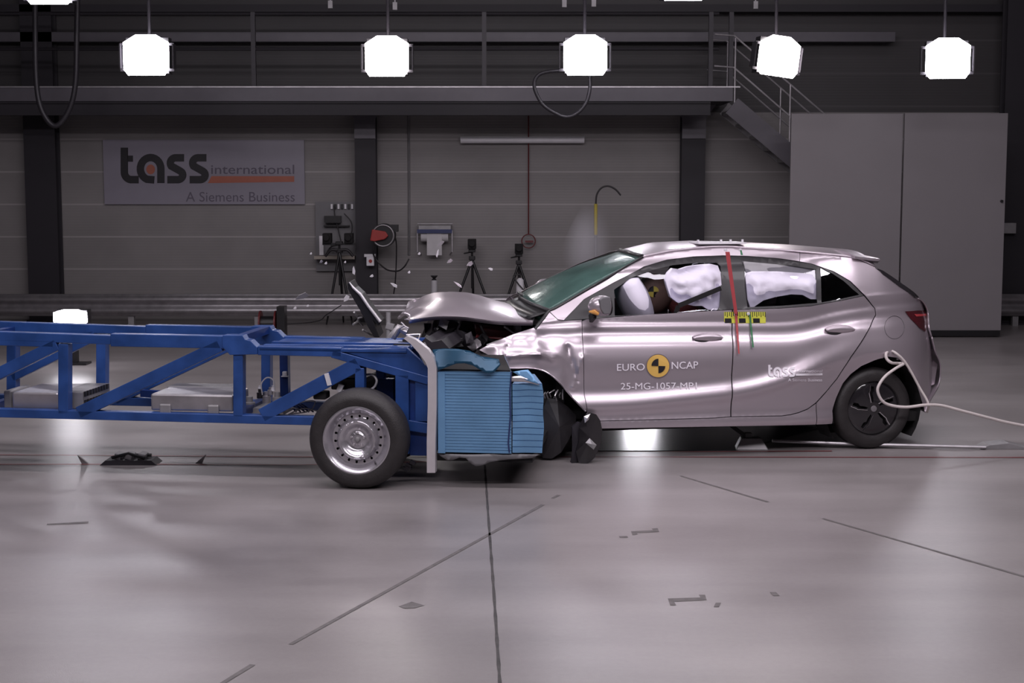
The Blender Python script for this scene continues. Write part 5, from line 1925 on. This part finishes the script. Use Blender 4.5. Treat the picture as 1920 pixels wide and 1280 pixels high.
# s = -1: outer face towards the camera
wx = T(668, 826, -0.26).x
trolley_wheel(wx, -0.25, -1)
trolley_wheel(wx, FW + 0.08 + 0.25, 1, False)
wl = T(-330, 826, -0.26).x
trolley_wheel(wl, -0.25, -1, False)
trolley_wheel(wl, FW + 0.08 + 0.25, 1, False)
tbar('top_rail', -520, 615, -180, 625, 16)
tbar('bottom_rail', -520, 757, -180, 770, 16)
for x in (wx, wl):
    bm = BM(); tube(bm, [(x, -0.15, RT), (x, FW + 0.2, RT)], 0.035, 12); obj('axle', bm, M['dark_steel'], tr, smooth=40)
    bm = BM(); bx(bm, x - 0.06, x + 0.06, 0.0, 0.07, RT - 0.05, 0.62); obj('axle_mount', bm, M['blue_deep'], tr); bm = BM(); bx(bm, x - 0.06, x + 0.06, FW, FW + 0.07, RT - 0.05, 0.62); obj('axle_mount', bm, M['blue_deep'], tr)
# second dark tyre tread seen between frame and front box
bm = BM(); tube(bm, spline([T(680, 703, 0.1), T(697, 702, 0.08), T(706, 712, 0.06), T(702, 725, 0.06), T(690, 733, 0.05)], 5), 0.008, 6); obj('brake_hose', bm, M['grey_plastic'], tr, smooth=50)
bm = BM(); bx(bm, T(612, 706).x, T(660, 706).x, 0.12, 0.42, T(612, 735).z, T(612, 712).z); obj('black_unit', bm, M['black'], tr, bevel=0.01)
bm = BM(); p = T(603, 740, 0.1); box(bm, p, (0.09, 0.12, 0.05)); obj('black_unit', bm, M['black_matt'], tr, bevel=0.01)
bm = BM(); p = T(628, 718, 0.08); box(bm, T(638, 727, 0.08), (0.035, 0.03, 0.05), Matrix.Rotation(0.4, 3, 'Y')); obj('white_clip', bm, M['white'], tr); bm = BM(); bar(bm, T(612, 700, -0.01), T(618, 722, 0.0), 0.03, 0.01); obj('white_strap', bm, M['white'], tr)

# silver boxes on the floor of the frame
def cbox(name, u0, v0, u1, v1, y0, y1, m):
    a, b = T(u0, v0, y0), T(u1, v1, y0)
    bm = BM(); bx(bm, a.x, b.x, y0, y1, b.z, a.z)
    return obj(name, bm, m, tr, bevel=0.012)


eb = cbox('instrument_case', 22, 735, 110, 768, 0.10, 0.60, M['alu'])
cbox('instrument_case', 6, 732, 22, 766, 0.18, 0.5, M['galv_dull'])
a, b = T(110, 740, 0.11), T(135, 766, 0.11)
bm = BM(); bx(bm, a.x - 0.005, b.x + 0.08, 0.11, 0.60, b.z, a.z + 0.02); obj('connector_panel', bm, M['galv_dull'], tr, bevel=0.004)
for i in range(9):
    for j in range(2):
        bm = BM(); box(bm, (b.x + 0.082, 0.15 + 0.05 * i, b.z + 0.04 + 0.06 * j), (0.01, 0.03, 0.035)); obj('connector', bm, M['black'], tr)
cbox('instrument_case', 282, 738, 437, 772, 0.05, 0.42, M['galv'])
cbox('instrument_case', 312, 724, 437, 741, 0.42, 0.62, M['galv_dull'])
cbox('case_foot', 298, 757, 320, 776, 0.03, 0.05, M['galv_dull']); cbox('case_foot', 388, 759, 410, 777, 0.03, 0.05, M['galv_dull'])
# small fittings between the uprights
for u, v, s_, m_ in ((488, 738, 0.05, 'black'), (500, 745, 0.06, 'galv'), (468, 758, 0.08, 'galv_dull'), (512, 728, 0.03, 'white'), (487, 727, 0.025, 'white'), (520, 748, 0.07, 'galv_dull'), (464, 770, 0.04, 'alu'), (507, 733, 0.04, 'galv')):
    p = T(u, v, 0.3)
    bm = BM(); lathe(bm, [(s_ * 0.5, -s_ * 0.6), (s_ * 0.5, s_ * 0.2), (s_ * 0.3, s_ * 0.25), (s_ * 0.3, s_ * 0.7)], p, 14, 'z'); obj('valve_fitting', bm, M[m_], tr, smooth=40)
bm = BM(); p0, p1 = T(462, 752, 0.3), T(535, 776, 0.3); bx(bm, p0.x, p1.x, 0.25, 0.55, p1.z, p1.z + 0.045); obj('valve_tray', bm, M['galv_dull'], tr)
for pts in ([(492, 740), (490, 720), (500, 708), (512, 712), (515, 730)], [(535, 770), (560, 755), (590, 752), (580, 770), (545, 776)], [(540, 777), (570, 765), (600, 772)], [(500, 770), (530, 762), (560, 766)]):
    bm = BM(); tube(bm, spline([T(u, v, 0.2) for u, v in pts], 5), 0.005, 5); obj('loose_wire', bm, M['grey_plastic'], tr, smooth=50)
bm = BM()
for k in range(5):
    tube(bm, [T(540 + 6 * k, 757, 0.2), T(556 + 8 * k, 772, 0.22)], 0.006, 5)
obj('wire_bundle', bm, M['navy'], tr)

# ---- barrier block
BF = -0.12
a, b = T(821, 696, BF), T(959, 850, BF)
x0, x1, zb_, zt_ = a.x, b.x, b.z, a.z


def ribbed(name, x0, x1, z0, z1, n, dep, m, y0=BF, y1=1.13, wob=0.0, taper=0.0):
    prof = []
    for k in range(n):
        zz = z0 + (z1 - z0) * k / n
        h = (z1 - z0) / n
        prof += [(zz, 0.0), (zz + h * 0.84, 0.0), (zz + h * 0.88, dep), (zz + h * 0.97, dep)]
    prof.append((z1, 0.0))
    bm = BM()
    cols = 10
    rows = []
    for i in range(cols + 1):
        f = i / cols
        x = x0 + (x1 - x0) * f
        rows.append([Vector((x + wob * noise.noise(Vector((z * 6, 3, 1))) * (1 if i == cols else 0), y0 + d + wob * 0.6 * noise.noise(Vector((x * 9, z * 5, 1))), z + wob * 0.3 * noise.noise(Vector((x * 7, z * 3, 4))))) for z, d in prof])
    loft(bm, rows)
    # sides, top, bottom, back
    back = [[Vector((p.x - taper * (i_ / cols), y1, p.z)) for p in r] for i_, r in enumerate(rows)]
    loft(bm, [rows[0], back[0]]); loft(bm, [rows[-1], back[-1]]); loft(bm, [back[0], back[-1]])
    loft(bm, [[r[-1] for r in rows], [r[-1] for r in back]]); loft(bm, [[r[0] for r in rows], [r[0] for r in back]])
    bmesh.ops.remove_doubles(bm, verts=bm.verts, dist=1e-5)
    bmesh.ops.recalc_face_normals(bm, faces=bm.faces)
    return obj(name, bm, m, tr)


ribbed('barrier_block', x0, x1, zb_, zt_, 27, 0.008, M['honeycomb'], taper=0.22)
bm = BM(); prism(bm, [(x0, BF + 0.03), (x1 - 0.01, BF + 0.03), (x1 - 0.23, 1.13), (x0, 1.13)], 'z', zt_, zt_ + 0.012); obj('hollow_shade_plate', bm, M['black_matt'], tr)  # black sheet paints the dark hollow under the torn cover
c_ = T(961, 718, BF); d_ = T(1018, 849, BF)
ribbed('crushed_block', c_.x, d_.x, d_.z, c_.z, 11, 0.006, M['honeycomb'], y1=0.36, wob=0.02, taper=0.10)
# plain edge strip beside the mounting strip
bm = BM(); q0, q1 = T(821, 697, BF), T(835, 849, BF); bx(bm, q0.x, q1.x, BF - 0.006, BF, q1.z, q0.z); obj('edge_strip', bm, M['honeycomb'], tr)
# seam between the two blocks
bm = BM(); tube(bm, [T(959, 696, BF - 0.004), T(956, 735, BF - 0.004), T(957, 780, BF - 0.004), T(953, 830, BF - 0.004), T(955, 848, BF - 0.004)], 0.005, 6); obj('block_seam', bm, M['navy'], tr)


def sheet(name, px, c, m, th=0.004, bend=0.0, lean=0.0):
    pts = [T(u, v, c) for u, v in px]
    zc_ = sum(p.z for p in pts) / len(pts)
    bm = BM()
    poly = [Vector((p.x, p.z)) for p in pts]
    pp, ff = surf_data(poly, lambda x, z: c + bend * math.sin(x * 14) + lean * (z - zc_), (), 0.02, 0.02)
    vs = [bm.verts.new(p) for p in pp]
    for f in ff:
        bm.faces.new([vs[i] for i in f])
    o = obj(name, bm, m, tr, smooth=60)
    solid(o, th, 0)
    return o


sheet('torn_cover_sheet', [(808, 657), (830, 655), (858, 655), (880, 658), (902, 668), (934, 674), (938, 684), (930, 694), (922, 699), (912, 698), (902, 692), (888, 684), (872, 680), (856, 681), (840, 687), (822, 694), (814, 676)], BF - 0.01, M['teal_sheet'], bend=0.02, lean=0.5)
sheet('bent_corner', [(961, 697), (978, 694), (990, 693), (1000, 704), (1010, 720), (985, 712)], BF - 0.015, M['honeycomb'], lean=0.2)
sheet('bright_fold', [(959, 706), (975, 704), (1008, 718), (1012, 722), (985, 716), (959, 715)], BF - 0.02, M['alu'])
sheet('bottom_skirt', [(821, 851), (1012, 851), (998, 858), (950, 862), (920, 866), (903, 872), (893, 873), (884, 868), (874, 858), (862, 857), (850, 862), (838, 863), (826, 856)], BF, M['board'], bend=0.015)
bm = BM(); q0, q1 = T(822, 845, 0), T(1000, 856, 0); bx(bm, q0.x, q1.x, -0.05, 1.05, q1.z - 0.03, q1.z + 0.02); obj('bottom_plate', bm, M['black_matt'], tr)
# bright mounting strip with its bent top
CS = BF - 0.03
bm = BM()
st = [(760, 632), (775, 641), (795, 660), (805, 674), (810, 690), (810, 760), (808, 830), (808, 886)]
wd = [6, 10, 14, 14, 15.5, 15.5, 15.5, 15]
L1, L2 = [], []
for i, (u, v) in enumerate(st):
    dd = 0.7 if i < 4 else 0.0
    L1.append(T(u - wd[i] / 2, v + dd * wd[i] / 2, CS)); L2.append(T(u + wd[i] / 2, v - dd * wd[i] / 2, CS))
loft(bm, [L1, L2, [p + Vector((0, 0.06, 0)) for p in L2]])
o = obj('mounting_strip', bm, M['alu_bright'], tr); solid(o, 0.006, 0)
bm = BM(); tube(bm, [T(762, 628, 0.1), T(788, 627, 0.1), T(782, 644, 0.05), T(762, 632, 0.05), T(776, 646, 0)], 0.008, 6); obj('bent_bracket', bm, M['alu'], tr)
bm = BM(); pts = [T(u, v, 0.3) for u, v in [(782, 650), (800, 632), (812, 640), (830, 636), (845, 652), (830, 668), (805, 672)]]
prism(bm, [(p.x, p.z) for p in pts], 'y', 0.25, 0.9); obj('crushed_top_plate', bm, M['dark_steel'], tr)
bm = BM(); bar(bm, T(788, 646, 0.0), T(806, 680, -0.02), 0.07, 0.02); obj('bent_bracket', bm, M['galv_dull'], tr)
bm = BM(); tube(bm, spline([T(740, 630, 0.2), T(746, 618, 0.2), T(758, 610, 0.2)], 4), 0.008); tube(bm, [T(752, 604, 0.2), T(760, 612, 0.2), T(766, 615, 0.2)], 0.006); tube(bm, [T(735, 632, 0.25), T(748, 615, 0.25), T(764, 622, 0.25)], 0.03, 8)
obj('broken_bracket', bm, M['galv'], tr, smooth=40)
bm = BM()
for (u, v) in ((756, 885), (762, 878), (770, 873), (762, 882)):
    box(bm, T(u + 4, v - 6, -0.02), (0.04, 0.03, 0.02), Matrix.Rotation(0.5, 3, 'Y'))
obj('lower_bracket', bm, M['dark_steel'], tr)

# ------------------------------------------------------------ flying pieces
t = empty('broken_grille_panel', at(684, 575, 11.2)); o_ = t.location.copy()
pts = [at(u, v, 11.2) - o_ for u, v in [(652, 530), (656, 528), (663, 541), (676, 553), (690, 574), (713, 604), (713, 609), (708, 609), (700, 600), (712, 632), (702, 632), (690, 612), (676, 582), (660, 555), (652, 540)]]
bm = BM(); prism(bm, [(p.x, p.z) for p in pts], 'y', -0.02, 0.35); obj('dark_panel', bm, M['black'], t, bevel=0.004)
bm = BM(); L1 = [at(u, v, 11.17) - o_ for u, v in [(655, 529), (662, 539), (676, 552), (690, 573), (713, 603)]]
tube(bm, L1, [0.004, 0.009, 0.012, 0.012, 0.013], 8); obj('chrome_edge', bm, M['alu_bright'], t, smooth=50)
bm = BM()
for a in ([(664, 585), (672, 598), (668, 605)], [(672, 596), (684, 594), (690, 604)], [(662, 608), (672, 602), (680, 610)], [(680, 618), (694, 627), (700, 630)]):
    tube(bm, [at(u, v, 11.15 + 0.1 * i) - o_ for i, (u, v) in enumerate(a)], 0.008, 6)
obj('torn_clips', bm, M['galv_dull'], t)
tag(t, 'long dark torn-off grille panel with a white edge flying above the trolley', 'panel')

SH = [(566, 555, 26, 12, 0.2, 'alu', 'large pale triangular fragment flying in front of the guard rail'),
      (649, 559, 14, 10, 0.6, 'white', None), (663, 507, 6, 17, 0.2, 'white', None), (697, 517, 7, 5, 0, 'white', None), (739, 534, 15, 6, -0.7, 'white', 'slim white fragment flying before the wall beside the steel column'),
      (767, 510, 5, 5, 0, 'white', None), (820, 475, 4, 16, -0.1, 'white', None), (826, 456, 16, 7, 0.5, 'alu', None), (786, 475, 5, 5, 0, 'white', None), (843, 489, 12, 7, 0.3, 'alu', None),
      (859, 533, 20, 4, -0.7, 'alu', 'thin long fragment flying in front of the tripod leg'), (920, 504, 9, 5, -0.6, 'white', None), (881, 494, 12, 10, 0.1, 'alu', None), (777, 563, 6, 6, 0.3, 'alu', None), (583, 475, 4, 4, 0, 'white', None),
      (647, 491, 4, 4, 0, 'white', None), (611, 493, 5, 5, 0, 'white', None), (553, 577, 6, 5, 0, 'white', None), (577, 573, 5, 4, 0, 'white', None), (773, 585, 7, 4, 0.5, 'white', None), (602, 490, 7, 5, 0.3, 'alu', None)]
for i, (u, v, w_, h_, r_, m_, lab) in enumerate(SH):
    q = at(u, v, 11.5 + (i * 37 % 10) * 0.12)
    s_ = q.y / F
    bm = BM()
    poly = [(-w_ / 2 * s_, -h_ * 0.3 * s_), (w_ * 0.1 * s_, -h_ / 2 * s_), (w_ / 2 * s_, -h_ * 0.1 * s_), (w_ * 0.3 * s_, h_ / 2 * s_), (-w_ * 0.2 * s_, h_ * 0.25 * s_)]
    prism(bm, poly, 'y', -0.004, 0.004)
    o = obj('debris_shard', bm, M[m_]); o.location = q; o.rotation_euler = (0.3, -r_, 0.25)
    tag(o, lab or 'small pale fragment flying in the air above the trolley and bonnet', 'shard', 'small shards flying from the impact' if not lab else None)

# ------------------------------------------------------------ smoke over the windscreen
m = bpy.data.materials.new('thin_smoke'); m.use_nodes = True
nt = m.node_tree; N, L = nt.nodes, nt.links
N.remove(N['Principled BSDF'])
vp = N.new('ShaderNodeVolumePrincipled'); vp.inputs['Color'].default_value = (0.85, 0.82, 0.9, 1)
tc = N.new('ShaderNodeTexCoord')
mp = N.new('ShaderNodeMapping'); mp.inputs['Location'].default_value = (-1, -1, -1); mp.inputs['Scale'].default_value = (2, 2, 2)
L.new(tc.outputs['Generated'], mp.inputs['Vector'])
ln = N.new('ShaderNodeVectorMath'); ln.operation = 'LENGTH'; L.new(mp.outputs[0], ln.inputs[0])
mr = N.new('ShaderNodeMapRange'); mr.inputs['From Min'].default_value = 0.95; mr.inputs['From Max'].default_value = 0.15; L.new(ln.outputs['Value'], mr.inputs['Value'])
nz = N.new('ShaderNodeTexNoise'); nz.inputs['Scale'].default_value = 2.2; nz.inputs['Detail'].default_value = 3; L.new(tc.outputs['Generated'], nz.inputs['Vector'])
pw_ = N.new('ShaderNodeMath'); pw_.operation = 'POWER'; pw_.inputs[1].default_value = 1.6; L.new(mr.outputs[0], pw_.inputs[0])
m1 = N.new('ShaderNodeMath'); m1.operation = 'MULTIPLY'; L.new(pw_.outputs[0], m1.inputs[0]); L.new(nz.outputs['Fac'], m1.inputs[1])
m2 = N.new('ShaderNodeMath'); m2.operation = 'MULTIPLY'; L.new(m1.outputs[0], m2.inputs[0]); m2.inputs[1].default_value = 7.0
L.new(m2.outputs[0], vp.inputs['Density']); L.new(vp.outputs[0], N['Material Output'].inputs['Volume'])
bm = BM(); bmesh.ops.create_uvsphere(bm, u_segments=24, v_segments=16, radius=1)
q = at(1103, 462, 12.6)
for v in bm.verts:
    v.co = Vector((v.co.x * (0.22 - 0.09 * v.co.z) + 0.03 * v.co.z, v.co.y * 0.2, v.co.z * 0.40))
o = obj('smoke_puff', bm, m, smooth=80); o.location = q
tag(o, 'thin pale puff of smoke rising above the windscreen', 'smoke', kind='stuff')
